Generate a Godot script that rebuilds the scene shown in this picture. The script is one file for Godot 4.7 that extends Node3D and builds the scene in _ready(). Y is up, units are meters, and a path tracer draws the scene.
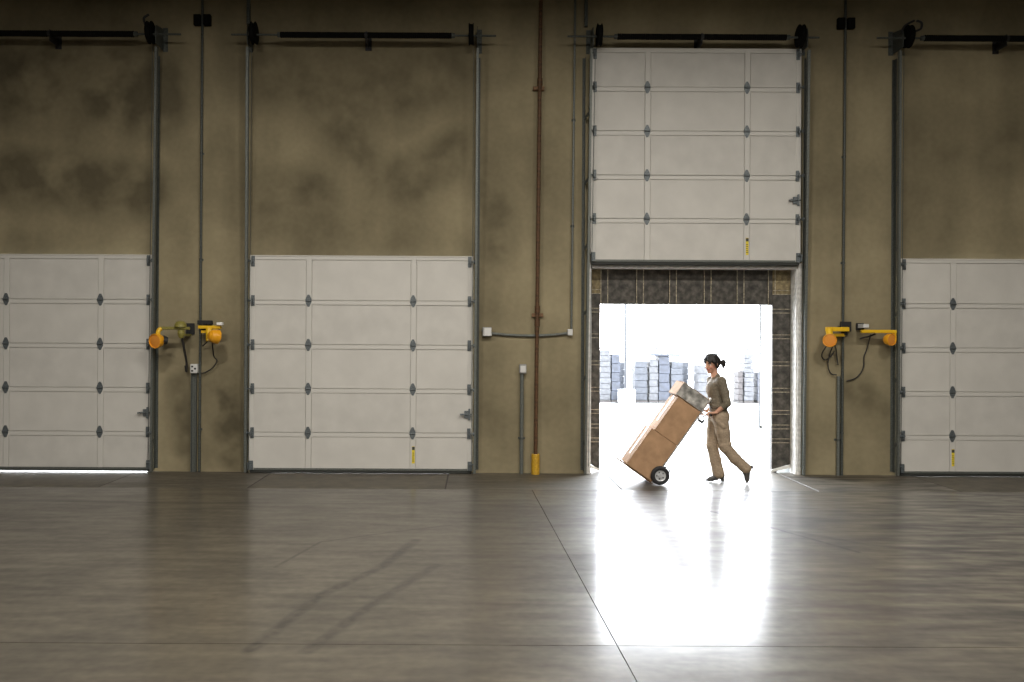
extends Node3D
# A warehouse wall with four sectional dock doors, one open, and a worker wheeling cartons past it.
# Units are metres: the wall's inner face is z = 0, the room lies at z > 0, the yard at z < 0, the floor is y = 0.

var M := {}
var taken := {}
var uv_mode := 0  # 0 none, 1 floor plan, 2 wall elevation


# ---------------------------------------------------------------- naming and tagging
func numbered(called: String) -> String:
	if not taken.has(called):
		taken[called] = 0
		return called
	taken[called] += 1
	return "%s_%03d" % [called, taken[called]]


func tag(o: Node3D, label: String, category: String, group := "", kind := "") -> Node3D:
	o.set_meta("label", label)
	o.set_meta("category", category)
	if group:
		o.set_meta("group", group)
	if kind:
		o.set_meta("kind", kind)
	return o


func thing(called: String, at: Vector3, label: String, category: String, group := "", kind := "") -> Node3D:
	var o := Node3D.new()
	o.name = numbered(called)
	add_child(o)
	o.position = at
	return tag(o, label, category, group, kind)


# ---------------------------------------------------------------- mesh helpers
func mb() -> SurfaceTool:
	var st := SurfaceTool.new()
	st.begin(Mesh.PRIMITIVE_TRIANGLES)
	return st


func put(st: SurfaceTool, p: Vector3, n: Vector3) -> void:
	st.set_normal(n)
	if uv_mode == 1:
		st.set_uv(floor_uv(p))
	elif uv_mode == 2:
		st.set_uv(wall_uv(p))
	st.add_vertex(p)


func tri3(st: SurfaceTool, a: Vector3, b: Vector3, c: Vector3, na: Vector3, nb: Vector3, nc: Vector3) -> void:
	if (b - a).cross(c - a).dot(na + nb + nc) > 0.0:
		put(st, a, na); put(st, c, nc); put(st, b, nb)
	else:
		put(st, a, na); put(st, b, nb); put(st, c, nc)


func quad(st: SurfaceTool, a: Vector3, b: Vector3, c: Vector3, d: Vector3, n: Vector3) -> void:
	tri3(st, a, b, c, n, n, n)
	tri3(st, a, c, d, n, n, n)


func quad4(st: SurfaceTool, p: Array, n: Array) -> void:
	tri3(st, p[0], p[1], p[2], n[0], n[1], n[2])
	tri3(st, p[0], p[2], p[3], n[0], n[2], n[3])


func box(st: SurfaceTool, c: Vector3, s: Vector3, bevel := 0.0, turn := Basis()) -> void:
	var h := s * 0.5
	var b := minf(bevel, minf(h.x, minf(h.y, h.z)) * 0.9)
	for axis in 3:
		var u := (axis + 1) % 3
		var v := (axis + 2) % 3
		for sg in [-1.0, 1.0]:
			var n := Vector3.ZERO
			n[axis] = sg
			var p := []
			for k in [[-1, -1], [1, -1], [1, 1], [-1, 1]]:
				var q := Vector3.ZERO
				q[axis] = sg * h[axis]
				q[u] = k[0] * (h[u] - b)
				q[v] = k[1] * (h[v] - b)
				p.append(c + turn * q)
			quad(st, p[0], p[1], p[2], p[3], turn * n)
		if b > 0.0:
			for su in [-1.0, 1.0]:
				for sv in [-1.0, 1.0]:
					var n2 := Vector3.ZERO
					n2[u] = su
					n2[v] = sv
					var p2 := []
					for k in [[0, -1], [0, 1], [1, 1], [1, -1]]:
						var q2 := Vector3.ZERO
						q2[axis] = k[1] * (h[axis] - b)
						q2[u] = su * (h[u] - (b if k[0] == 0 else 0.0))
						q2[v] = sv * (h[v] - (0.0 if k[0] == 0 else b))
						p2.append(c + turn * q2)
					quad(st, p2[0], p2[1], p2[2], p2[3], turn * n2.normalized())
	if b > 0.0:
		for sx in [-1.0, 1.0]:
			for sy in [-1.0, 1.0]:
				for sz in [-1.0, 1.0]:
					var n3 := Vector3(sx, sy, sz).normalized()
					var e := Vector3(sx * h.x, sy * h.y, sz * h.z)
					var a3 := e - Vector3(0, sy * b, sz * b)
					var b3 := e - Vector3(sx * b, 0, sz * b)
					var c3 := e - Vector3(sx * b, sy * b, 0)
					tri3(st, c + turn * a3, c + turn * b3, c + turn * c3, turn * n3, turn * n3, turn * n3)


func side_of(d: Vector3) -> Vector3:
	return d.cross(Vector3.UP if absf(d.y) < 0.9 else Vector3.RIGHT).normalized()


func cyl(st: SurfaceTool, a: Vector3, b: Vector3, ra: float, rb: float, n := 14, caps := true) -> void:
	var d := (b - a).normalized()
	var u := side_of(d)
	var v := d.cross(u)
	for i in n:
		var t0 := TAU * i / n
		var t1 := TAU * (i + 1) / n
		var e0 := u * cos(t0) + v * sin(t0)
		var e1 := u * cos(t1) + v * sin(t1)
		quad4(st, [a + e0 * ra, b + e0 * rb, b + e1 * rb, a + e1 * ra], [e0, e0, e1, e1])
		if caps:
			tri3(st, a, a + e0 * ra, a + e1 * ra, -d, -d, -d)
			tri3(st, b, b + e0 * rb, b + e1 * rb, d, d, d)


func tube(st: SurfaceTool, pts: Array, r: float, n := 8) -> void:
	var rings := []
	var u := Vector3.ZERO
	for i in pts.size():
		var d: Vector3 = (pts[mini(i + 1, pts.size() - 1)] - pts[maxi(i - 1, 0)]).normalized()
		u = side_of(d) if i == 0 else (u - d * u.dot(d)).normalized()
		var v := d.cross(u)
		var ring := []
		for k in n:
			ring.append(u * cos(TAU * k / n) + v * sin(TAU * k / n))
		rings.append(ring)
	for i in pts.size() - 1:
		for k in n:
			var k1 := (k + 1) % n
			quad4(st, [pts[i] + rings[i][k] * r, pts[i + 1] + rings[i + 1][k] * r, pts[i + 1] + rings[i + 1][k1] * r, pts[i] + rings[i][k1] * r], [rings[i][k], rings[i + 1][k], rings[i + 1][k1], rings[i][k1]])
	for e in [0, pts.size() - 1]:
		var nn: Vector3 = ((pts[0] - pts[1]) if e == 0 else (pts[e] - pts[e - 1])).normalized()
		for k in n:
			tri3(st, pts[e], pts[e] + rings[e][k] * r, pts[e] + rings[e][(k + 1) % n] * r, nn, nn, nn)


func smooth_path(pts: Array, steps := 6) -> Array:
	var out := []
	for i in pts.size() - 1:
		var p0: Vector3 = pts[maxi(i - 1, 0)]
		var p1: Vector3 = pts[i]
		var p2: Vector3 = pts[i + 1]
		var p3: Vector3 = pts[mini(i + 2, pts.size() - 1)]
		for k in steps:
			out.append(p1.cubic_interpolate(p2, p0, p3, float(k) / steps))
	out.append(pts[-1])
	return out


func lathe(st: SurfaceTool, prof: Array, at: Transform3D, n := 18) -> void:
	# prof: Vector2(radius, height) along the local y axis
	for i in prof.size() - 1:
		var p: Vector2 = prof[i]
		var q: Vector2 = prof[i + 1]
		var t := q - p
		if t.length() < 1e-6:
			continue
		var nl := Vector2(t.y, -t.x).normalized()
		for k in n:
			var a0 := TAU * k / n
			var a1 := TAU * (k + 1) / n
			var e0 := Vector3(cos(a0), 0, sin(a0))
			var e1 := Vector3(cos(a1), 0, sin(a1))
			var n0 := at.basis * (e0 * nl.x + Vector3.UP * nl.y)
			var n1 := at.basis * (e1 * nl.x + Vector3.UP * nl.y)
			quad4(st, [at * (e0 * p.x + Vector3.UP * p.y), at * (e0 * q.x + Vector3.UP * q.y), at * (e1 * q.x + Vector3.UP * q.y), at * (e1 * p.x + Vector3.UP * p.y)], [n0, n0, n1, n1])


func prism(st: SurfaceTool, poly: PackedVector2Array, z0: float, z1: float, at := Transform3D()) -> void:
	var idx := Geometry2D.triangulate_polygon(poly)
	for i in range(0, idx.size(), 3):
		for zz in [z0, z1]:
			var nz := at.basis * Vector3(0, 0, 1.0 if zz == maxf(z0, z1) else -1.0)
			tri3(st, at * Vector3(poly[idx[i]].x, poly[idx[i]].y, zz), at * Vector3(poly[idx[i + 1]].x, poly[idx[i + 1]].y, zz), at * Vector3(poly[idx[i + 2]].x, poly[idx[i + 2]].y, zz), nz, nz, nz)
	var ccw := not Geometry2D.is_polygon_clockwise(poly)
	for i in poly.size():
		var p := poly[i]
		var q := poly[(i + 1) % poly.size()]
		var e := (q - p).normalized()
		var nn := at.basis * (Vector3(e.y, -e.x, 0) if ccw else Vector3(-e.y, e.x, 0))
		quad(st, at * Vector3(p.x, p.y, z0), at * Vector3(q.x, q.y, z0), at * Vector3(q.x, q.y, z1), at * Vector3(p.x, p.y, z1), nn)


func part(called: String, mesh, m: Material, parent: Node3D, at := Vector3.ZERO) -> MeshInstance3D:
	var o := MeshInstance3D.new()
	o.name = called if parent != self else numbered(called)
	o.mesh = mesh.commit() if mesh is SurfaceTool else mesh
	o.material_override = m
	o.position = at
	parent.add_child(o, true)
	return o


func box_part(called: String, parent: Node3D, m: Material, lo: Vector3, hi: Vector3, bevel := 0.004) -> MeshInstance3D:
	var st := mb()
	box(st, Vector3.ZERO, (hi - lo).abs(), bevel)
	return part(called, st, m, parent, (lo + hi) * 0.5)


# ---------------------------------------------------------------- materials
func mat(c: Color, rough := 0.8, metal := 0.0, spec := 0.5) -> StandardMaterial3D:
	# c holds linear values
	var m := StandardMaterial3D.new()
	m.albedo_color = c.linear_to_srgb()
	m.roughness = rough
	m.metallic = metal
	m.metallic_specular = spec
	return m


func noise_tex(sd: int, freq: float, lo: Color, hi: Color, size := 512, octaves := 4, height := 0) -> NoiseTexture2D:
	var n := FastNoiseLite.new()
	n.seed = sd
	n.noise_type = FastNoiseLite.TYPE_SIMPLEX_SMOOTH
	n.frequency = freq
	n.fractal_octaves = octaves
	var t := NoiseTexture2D.new()
	t.width = size
	t.height = size if height == 0 else height
	t.seamless = true
	t.noise = n
	var g := Gradient.new()
	g.set_color(0, lo)
	g.set_color(1, hi)
	t.color_ramp = g
	return t


func speckled(c: Color, rough: float, metal: float, amount: float, sd: int, scale := 1.0, freq := 0.02) -> StandardMaterial3D:
	var m := mat(c, rough, metal)
	m.albedo_texture = noise_tex(sd, freq, Color(1 - amount, 1 - amount, 1 - amount), Color(1, 1, 1), 256)
	m.uv1_triplanar = true
	m.uv1_world_triplanar = true
	m.uv1_scale = Vector3.ONE * scale
	return m


func noise_bytes(sd: int, freq: float, w: int, h: int, octaves := 4, gain := 0.5) -> PackedByteArray:
	var n := FastNoiseLite.new()
	n.seed = sd
	n.noise_type = FastNoiseLite.TYPE_SIMPLEX_SMOOTH
	n.frequency = freq
	n.fractal_octaves = octaves
	n.fractal_gain = gain
	var im := n.get_image(w, h, false, false, true)
	im.convert(Image.FORMAT_L8)
	return im.get_data()


func stretched_noise(sd: int, freq: float, w: int, h: int, sw: int, sh: int, octaves := 4) -> PackedByteArray:
	var n := FastNoiseLite.new()
	n.seed = sd
	n.noise_type = FastNoiseLite.TYPE_SIMPLEX_SMOOTH
	n.frequency = freq
	n.fractal_octaves = octaves
	var im := n.get_image(sw, sh, false, false, true)
	im.convert(Image.FORMAT_L8)
	im.resize(w, h, Image.INTERPOLATE_CUBIC)
	return im.get_data()


func stroke(mask: PackedFloat32Array, w: int, h: int, px_per_m: float, pts: Array, width: float, strength: float, origin: Vector2) -> void:
	# a tyre mark or stain, given in metres on the surface
	for i in pts.size() - 1:
		var a: Vector2 = (pts[i] - origin) * px_per_m
		var b: Vector2 = (pts[i + 1] - origin) * px_per_m
		var r := width * px_per_m * 0.5
		var lo := Vector2(minf(a.x, b.x), minf(a.y, b.y)) - Vector2(r, r) * 1.6
		var hi := Vector2(maxf(a.x, b.x), maxf(a.y, b.y)) + Vector2(r, r) * 1.6
		for y in range(maxi(0, int(lo.y)), mini(h - 1, int(hi.y)) + 1):
			for x in range(maxi(0, int(lo.x)), mini(w - 1, int(hi.x)) + 1):
				var p := Vector2(x, y)
				var q := Geometry2D.get_closest_point_to_segment(p, a, b)
				var d := p.distance_to(q) / r
				if d < 1.5:
					var v := strength * (1.0 - smoothstep(0.2, 1.5, d))
					if v > mask[y * w + x]:
						mask[y * w + x] = v


func floor_textures() -> Array:
	# concrete with trowel streaks, grime and tyre marks; 20 m by 10 m at 1 cm
	var w := 2000
	var h := 1000
	var big := noise_bytes(11, 0.006, w, h, 3)
	var streak := stretched_noise(12, 0.06, w, h, 480, 1000, 5)
	var fine := noise_bytes(13, 0.09, w, h, 3)
	var long_streak := stretched_noise(14, 0.035, w, h, 260, 1000, 4)
	var mask := PackedFloat32Array()
	mask.resize(w * h)
	var o := Vector2(-10, 0)
	stroke(mask, w, h, 100.0, [Vector2(-1.64, 5.02), Vector2(-1.43, 4.15), Vector2(-0.82, 3.73), Vector2(-0.24, 3.4)], 0.035, 0.4, o)
	stroke(mask, w, h, 100.0, [Vector2(-1.35, 6.9), Vector2(-1.13, 5.78), Vector2(-0.77, 5.01), Vector2(-0.55, 4.05)], 0.10, 0.45, o)
	stroke(mask, w, h, 100.0, [Vector2(-1.0, 6.9), Vector2(-0.73, 6.01), Vector2(-0.32, 4.94)], 0.10, 0.4, o)
	stroke(mask, w, h, 100.0, [Vector2(2.6, 2.6), Vector2(2.95, 3.32), Vector2(3.14, 3.76), Vector2(3.43, 4.42)], 0.05, 1.0, o)
	stroke(mask, w, h, 100.0, [Vector2(3.1, 3.55), Vector2(3.67, 4.16), Vector2(4.13, 4.33), Vector2(4.9, 4.5)], 0.10, 0.5, o)
	stroke(mask, w, h, 100.0, [Vector2(-5.6, 2.2), Vector2(-3.4, 2.3), Vector2(-2.4, 2.28)], 0.12, 0.3, o)
	stroke(mask, w, h, 100.0, [Vector2(4.6, 2.0), Vector2(6.2, 2.7), Vector2(7.9, 3.0)], 0.12, 0.4, o)
	stroke(mask, w, h, 100.0, [Vector2(3.6, 3.1), Vector2(5.2, 3.7), Vector2(7.4, 3.9)], 0.10, 0.35, o)
	var col := PackedByteArray()
	col.resize(w * h * 3)
	var rgh := PackedByteArray()
	rgh.resize(w * h)
	for i in w * h:
		var b := big[i] / 255.0 - 0.5
		var s := streak[i] / 255.0 - 0.5
		var f := fine[i] / 255.0 - 0.5
		var l := long_streak[i] / 255.0 - 0.5
		var x := (i % w) / 100.0 - 10.0
		var worn := smoothstep(1.5, 4.5, x) * 0.55 + 0.26  # the traffic lanes right of the joint are the more streaked
		var v := 0.86 + b * 0.16 + (s * 0.85 + l * 0.6) * worn + f * 0.16
		v *= 1.0 - mask[i] * clampf(0.5 + f * 2.2 + s * 1.2, 0.0, 0.9)
		v = clampf(v, 0.25, 1.15) / 1.15
		col[i * 3] = int(255 * v)
		col[i * 3 + 1] = int(255 * v)
		col[i * 3 + 2] = int(252 * v)
		rgh[i] = int(255 * clampf(0.74 - b * 0.16 - (s * 0.5 + l * 0.4) * worn - f * 0.05 + mask[i] * 0.2, 0.3, 1.0))
	return [ImageTexture.create_from_image(Image.create_from_data(w, h, false, Image.FORMAT_RGB8, col)), ImageTexture.create_from_image(Image.create_from_data(w, h, false, Image.FORMAT_L8, rgh))]


func wall_texture() -> ImageTexture:
	# tilt-up concrete, cloudy with damp stains; 20 m by 10 m at 2 cm
	var w := 1000
	var h := 500
	var big := noise_bytes(31, 0.007, w, h, 3, 0.4)
	var mid := noise_bytes(32, 0.03, w, h, 4)
	var fine := noise_bytes(33, 0.2, w, h, 2)
	var runs := stretched_noise(34, 0.03, w, h, 1000, 60, 3)
	var mask := PackedFloat32Array()
	mask.resize(w * h)
	var o := Vector2(-10, 0)
	for st in [
		[[Vector2(-2.9, 5.7), Vector2(-1.7, 5.3), Vector2(-0.5, 5.6)], 1.2, 0.4],
		[[Vector2(-1.9, 4.9), Vector2(-1.5, 4.2), Vector2(-0.9, 4.1), Vector2(-0.3, 4.6)], 0.8, 0.42],
		[[Vector2(-3.0, 3.9), Vector2(-2.2, 4.0)], 0.7, 0.5],
		[[Vector2(-7.2, 5.6), Vector2(-4.7, 5.4)], 1.4, 0.7],
		[[Vector2(-6.6, 4.2), Vector2(-4.8, 4.0)], 0.9, 0.6],
		[[Vector2(0.1, 4.3), Vector2(0.35, 3.6), Vector2(0.3, 3.2)], 0.5, 0.5],
		[[Vector2(6.3, 4.8), Vector2(7.2, 4.5), Vector2(7.9, 4.9)], 1.0, 0.3],
		[[Vector2(-3.6, 1.2), Vector2(-3.4, 0.3)], 0.5, 0.9],
		[[Vector2(-4.2, 1.2), Vector2(-4.1, 0.4)], 0.4, 0.6],
		[[Vector2(5.4, 1.2), Vector2(5.7, 0.9)], 0.5, 0.5],
	]:
		var pts := []
		for p in st[0]:
			pts.append(Vector2(p.x, 10.0 - p.y))
		stroke(mask, w, h, 50.0, pts, st[1], st[2], o)
	var col := PackedByteArray()
	col.resize(w * h * 3)
	for i in w * h:
		var b := big[i] / 255.0 - 0.5
		var m := mid[i] / 255.0 - 0.5
		var f := fine[i] / 255.0 - 0.5
		var r := runs[i] / 255.0 - 0.5
		var v := 0.84 + b * 0.24 + m * 0.10 + f * 0.05 + r * 0.10
		v *= 1.0 - clampf(mask[i] * (0.30 + m * 0.9 + b * 0.9), 0.0, 0.32)
		v = clampf(v, 0.3, 1.15) / 1.15
		col[i * 3] = int(255 * v)
		col[i * 3 + 1] = int((251 + 4 * v) * v)
		col[i * 3 + 2] = int((238 + 14 * v) * v)
	return ImageTexture.create_from_image(Image.create_from_data(w, h, false, Image.FORMAT_RGB8, col))


func make_materials() -> void:
	var ft := floor_textures()
	var fl := mat(Color(0.135, 0.116, 0.087), 0.70)
	fl.albedo_texture = ft[0]
	fl.roughness_texture = ft[1]
	fl.roughness_texture_channel = BaseMaterial3D.TEXTURE_CHANNEL_RED
	fl.clearcoat_enabled = true
	fl.clearcoat = 0.5
	fl.clearcoat_roughness = 0.165
	M.floor = fl
	var ap := fl.duplicate()
	ap.roughness = 0.66
	ap.clearcoat_enabled = false
	ap.albedo_color = Color(0.15, 0.13, 0.10).linear_to_srgb()
	M.apron = ap
	var wl := mat(Color(0.48, 0.412, 0.265), 0.85, 0.0, 0.35)
	wl.albedo_texture = wall_texture()
	wl.heightmap_enabled = true
	wl.heightmap_texture = noise_tex(35, 0.05, Color.BLACK, Color.WHITE, 512, 5)
	wl.heightmap_scale = 0.6
	M.wall = wl
	M.shell = speckled(Color(0.24, 0.22, 0.18), 0.9, 0.0, 0.3, 41, 0.3)
	M.ceiling = speckled(Color(0.16, 0.15, 0.13), 0.9, 0.0, 0.2, 42, 0.3)
	M.joint = mat(Color(0.05, 0.045, 0.04), 0.9)
	M.plate = speckled(Color(0.11, 0.092, 0.062), 0.5, 0.0, 0.35, 43, 0.7)
	M.panel = speckled(Color(0.62, 0.602, 0.555), 0.55, 0.0, 0.05, 44, 0.4)
	M.panel2 = speckled(Color(0.605, 0.588, 0.543), 0.55, 0.0, 0.06, 45, 0.5)
	M.stile = mat(Color(0.585, 0.57, 0.527), 0.5)
	M.galv = speckled(Color(0.165, 0.178, 0.16), 0.5, 0.3, 0.2, 46, 6.0)
	M.galv_dark = speckled(Color(0.10, 0.112, 0.10), 0.6, 0.2, 0.35, 47, 6.0)
	M.hinge = speckled(Color(0.22, 0.25, 0.26), 0.5, 0.45, 0.4, 48, 9.0)
	M.black = mat(Color(0.012, 0.012, 0.012), 0.6)
	M.spring = mat(Color(0.006, 0.006, 0.005), 0.75, 0.0, 0.2)
	M.gasket = mat(Color(0.03, 0.032, 0.028), 0.8)
	M.yellow_tag = mat(Color(0.75, 0.60, 0.03), 0.6)
	M.tag_print = mat(Color(0.05, 0.05, 0.03), 0.6)
	M.white = mat(Color(0.80, 0.80, 0.77), 0.6)
	M.frame_white = speckled(Color(0.74, 0.73, 0.69), 0.55, 0.0, 0.2, 49, 2.0)
	M.rust = speckled(Color(0.15, 0.07, 0.025), 0.65, 0.1, 0.45, 51, 4.0)
	M.guard = speckled(Color(0.72, 0.42, 0.03), 0.5, 0.0, 0.3, 52, 6.0)
	M.lamp_yellow = mat(Color(0.78, 0.47, 0.012), 0.45)
	M.lamp_amber = mat(Color(0.80, 0.36, 0.015), 0.3)
	M.lamp_olive = speckled(Color(0.36, 0.32, 0.07), 0.5, 0.0, 0.4, 53, 12.0)
	M.lens = mat(Color(0.75, 0.30, 0.05), 0.25)
	M.cord = mat(Color(0.022, 0.02, 0.018), 0.6)
	M.outlet = mat(Color(0.62, 0.62, 0.60), 0.5)
	M.box_grey = speckled(Color(0.45, 0.45, 0.43), 0.5, 0.2, 0.3, 54, 8.0)
	M.vinyl = speckled(Color(0.13, 0.119, 0.10), 0.7, 0.0, 0.6, 55, 1.6)
	M.vinyl_tan = speckled(Color(0.34, 0.27, 0.14), 0.75, 0.0, 0.45, 57, 2.0)
	M.seam = speckled(Color(0.62, 0.55, 0.40), 0.8, 0.0, 0.5, 58, 4.0)
	M.lot = speckled(Color(0.55, 0.55, 0.54), 0.9, 0.0, 0.15, 59, 0.05)
	M.wrap_blue = speckled(Color(0.027, 0.032, 0.047), 0.6, 0.0, 0.4, 60, 0.7)
	M.wrap_pale = speckled(Color(0.038, 0.042, 0.052), 0.6, 0.0, 0.35, 61, 0.8)
	M.wrap_white = speckled(Color(0.056, 0.057, 0.062), 0.6, 0.0, 0.3, 62, 0.8)
	M.wrap_brown = speckled(Color(0.038, 0.031, 0.03), 0.7, 0.0, 0.4, 63, 0.8)
	M.pallet = mat(Color(0.04, 0.036, 0.034), 0.85)
	M.pole = mat(Color(0.024, 0.026, 0.03), 0.6)
	var card := mat(Color(0.46, 0.285, 0.162), 0.8, 0.0, 0.3)
	card.albedo_texture = noise_tex(64, 0.01, Color(0.86, 0.86, 0.86), Color.WHITE, 256, 5)
	card.uv1_triplanar = true
	card.uv1_scale = Vector3(2, 2, 2)
	M.card = card
	M.card_pale = speckled(Color(0.62, 0.50, 0.36), 0.8, 0.0, 0.12, 65, 3.0)
	M.tape = mat(Color(0.5, 0.36, 0.22), 0.4)
	M.card_dark = speckled(Color(0.25, 0.14, 0.07), 0.8, 0.0, 0.3, 66, 4.0)
	M.grey_film = speckled(Color(0.62, 0.60, 0.55), 0.5, 0.0, 0.6, 67, 2.0, 0.014)
	M.truck_white = mat(Color(0.68, 0.68, 0.66), 0.4, 0.3)
	M.rubber = mat(Color(0.015, 0.015, 0.016), 0.7)
	M.hub = mat(Color(0.55, 0.56, 0.57), 0.4, 0.3)
	M.skin = mat(Color(0.62, 0.34, 0.24), 0.55)
	M.skin.vertex_color_use_as_albedo = true
	M.skin.albedo_color = Color.WHITE
	M.hair = speckled(Color(0.024, 0.016, 0.013), 0.6, 0.0, 0.6, 68, 14.0)
	M.shirt = speckled(Color(0.245, 0.205, 0.145), 0.85, 0.0, 0.35, 69, 7.0)
	M.trousers = speckled(Color(0.47, 0.362, 0.25), 0.85, 0.0, 0.25, 70, 6.0)
	M.shoe = mat(Color(0.07, 0.066, 0.062), 0.4)
	M.lip = mat(Color(0.4, 0.12, 0.1), 0.5)
	M.eye_white = mat(Color(0.75, 0.72, 0.68), 0.3)
	M.iris = mat(Color(0.03, 0.02, 0.015), 0.3)
	M.belt = mat(Color(0.06, 0.035, 0.02), 0.5)
	var glow := mat(Color(0.9, 0.9, 0.86), 0.4)
	glow.emission_enabled = true
	glow.emission = Color(1.0, 0.93, 0.8)
	glow.emission_energy_multiplier = 1.5
	M.lamp_glow = glow
	M.fixture = mat(Color(0.5, 0.5, 0.48), 0.5, 0.3)


# ---------------------------------------------------------------- sky, camera, lamps
func setup_view() -> void:
	var cam := Camera3D.new()
	cam.name = "camera"
	cam.near = 0.05
	cam.far = 600.0
	cam.projection = Camera3D.PROJECTION_FRUSTUM
	cam.size = 0.05 * 2.0 * 341.0 / 847.0
	cam.frustum_offset = Vector2(0.05 * 37.0 / 847.0, 0.0)
	cam.position = Vector3(0, 1.87, 12)
	cam.rotation_degrees = Vector3(0, 0, 0.3)
	add_child(cam)
	cam.current = true
	var sky := ProceduralSkyMaterial.new()  # a bright overcast
	sky.sky_top_color = Color(0.93, 0.96, 1.0)
	sky.sky_horizon_color = Color(1, 1, 1)
	sky.ground_bottom_color = Color(0.7, 0.7, 0.7)
	sky.ground_horizon_color = Color(0.8, 0.8, 0.8)
	sky.sun_angle_max = 1.0
	var env := Environment.new()
	env.background_mode = Environment.BG_SKY
	env.sky = Sky.new()
	env.sky.sky_material = sky
	env.background_energy_multiplier = 21.0
	env.tonemap_mode = Environment.TONE_MAPPER_LINEAR
	env.tonemap_exposure = 1.0
	env.sdfgi_enabled = true
	env.ssao_enabled = true
	env.ssil_enabled = true
	var we := WorldEnvironment.new()
	we.name = "world"
	we.environment = env
	add_child(we)


const LAMP_ENERGY := 28.5
const LAMP_Y := 6.9


func high_bay_lamps() -> void:
	var n := 0
	for z in [6.4, 12.8, 19.2]:
		for x in [-3.4, 0.8, 5.0]:
			var rows := {6.4: "nearest the dock wall", 12.8: "in the middle row", 19.2: "farthest from the dock wall"}
			var cols := {-3.4: "first", 0.8: "second", 5.0: "third"}
			var o := thing("ceiling_lamp", Vector3(x, LAMP_Y, z), "%s long ceiling lamp of the row %s" % [cols[x], rows[z]], "lamp", "lamps hung under the warehouse ceiling")
			var st := mb()
			prism(st, PackedVector2Array([Vector2(-0.2, 0.0), Vector2(-0.1, 0.12), Vector2(0.1, 0.12), Vector2(0.2, 0.0), Vector2(0.17, 0.0), Vector2(0.08, 0.09), Vector2(-0.08, 0.09), Vector2(-0.17, 0.0)]), -0.65, 0.65, Transform3D(Basis(Vector3.UP, PI / 2), Vector3.ZERO))
			part("housing", st, M.fixture, o)
			st = mb()
			box(st, Vector3(0, 0.03, 0), Vector3(1.24, 0.02, 0.26), 0.005)
			part("lamp_diffuser", st, M.lamp_glow, o)
			for s in [-0.5, 0.5]:
				st = mb()
				cyl(st, Vector3(s, 0.11, 0), Vector3(s, 8.2 - LAMP_Y, 0), 0.008, 0.008, 6)
				part("hanger_rod", st, M.galv, o)
			var l := AreaLight3D.new()
			l.name = "ceiling_lamp_light"
			l.area_size = Vector2(1.2, 0.25)
			l.light_energy = LAMP_ENERGY
			l.light_color = Color(1.0, 0.975, 0.94)
			l.area_range = 40.0
			l.shadow_enabled = true
			l.rotation_degrees = Vector3(-90, 0, 0)
			l.position = Vector3(0, 0.012, 0)
			o.add_child(l)
			n += 1


# ---------------------------------------------------------------- setting
const OPENINGS := [[-7.25, -4.63, 2.96], [-3.08, -0.12, 2.96], [1.635, 4.555, 2.925], [6.06, 8.75, 2.96]]


func floor_uv(p: Vector3) -> Vector2:
	return Vector2((p.x + 10.0) / 20.0, p.z / 10.0)


func wall_uv(p: Vector3) -> Vector2:
	return Vector2((p.x + 10.0) / 20.0, (10.0 - p.y) / 10.0)


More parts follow.
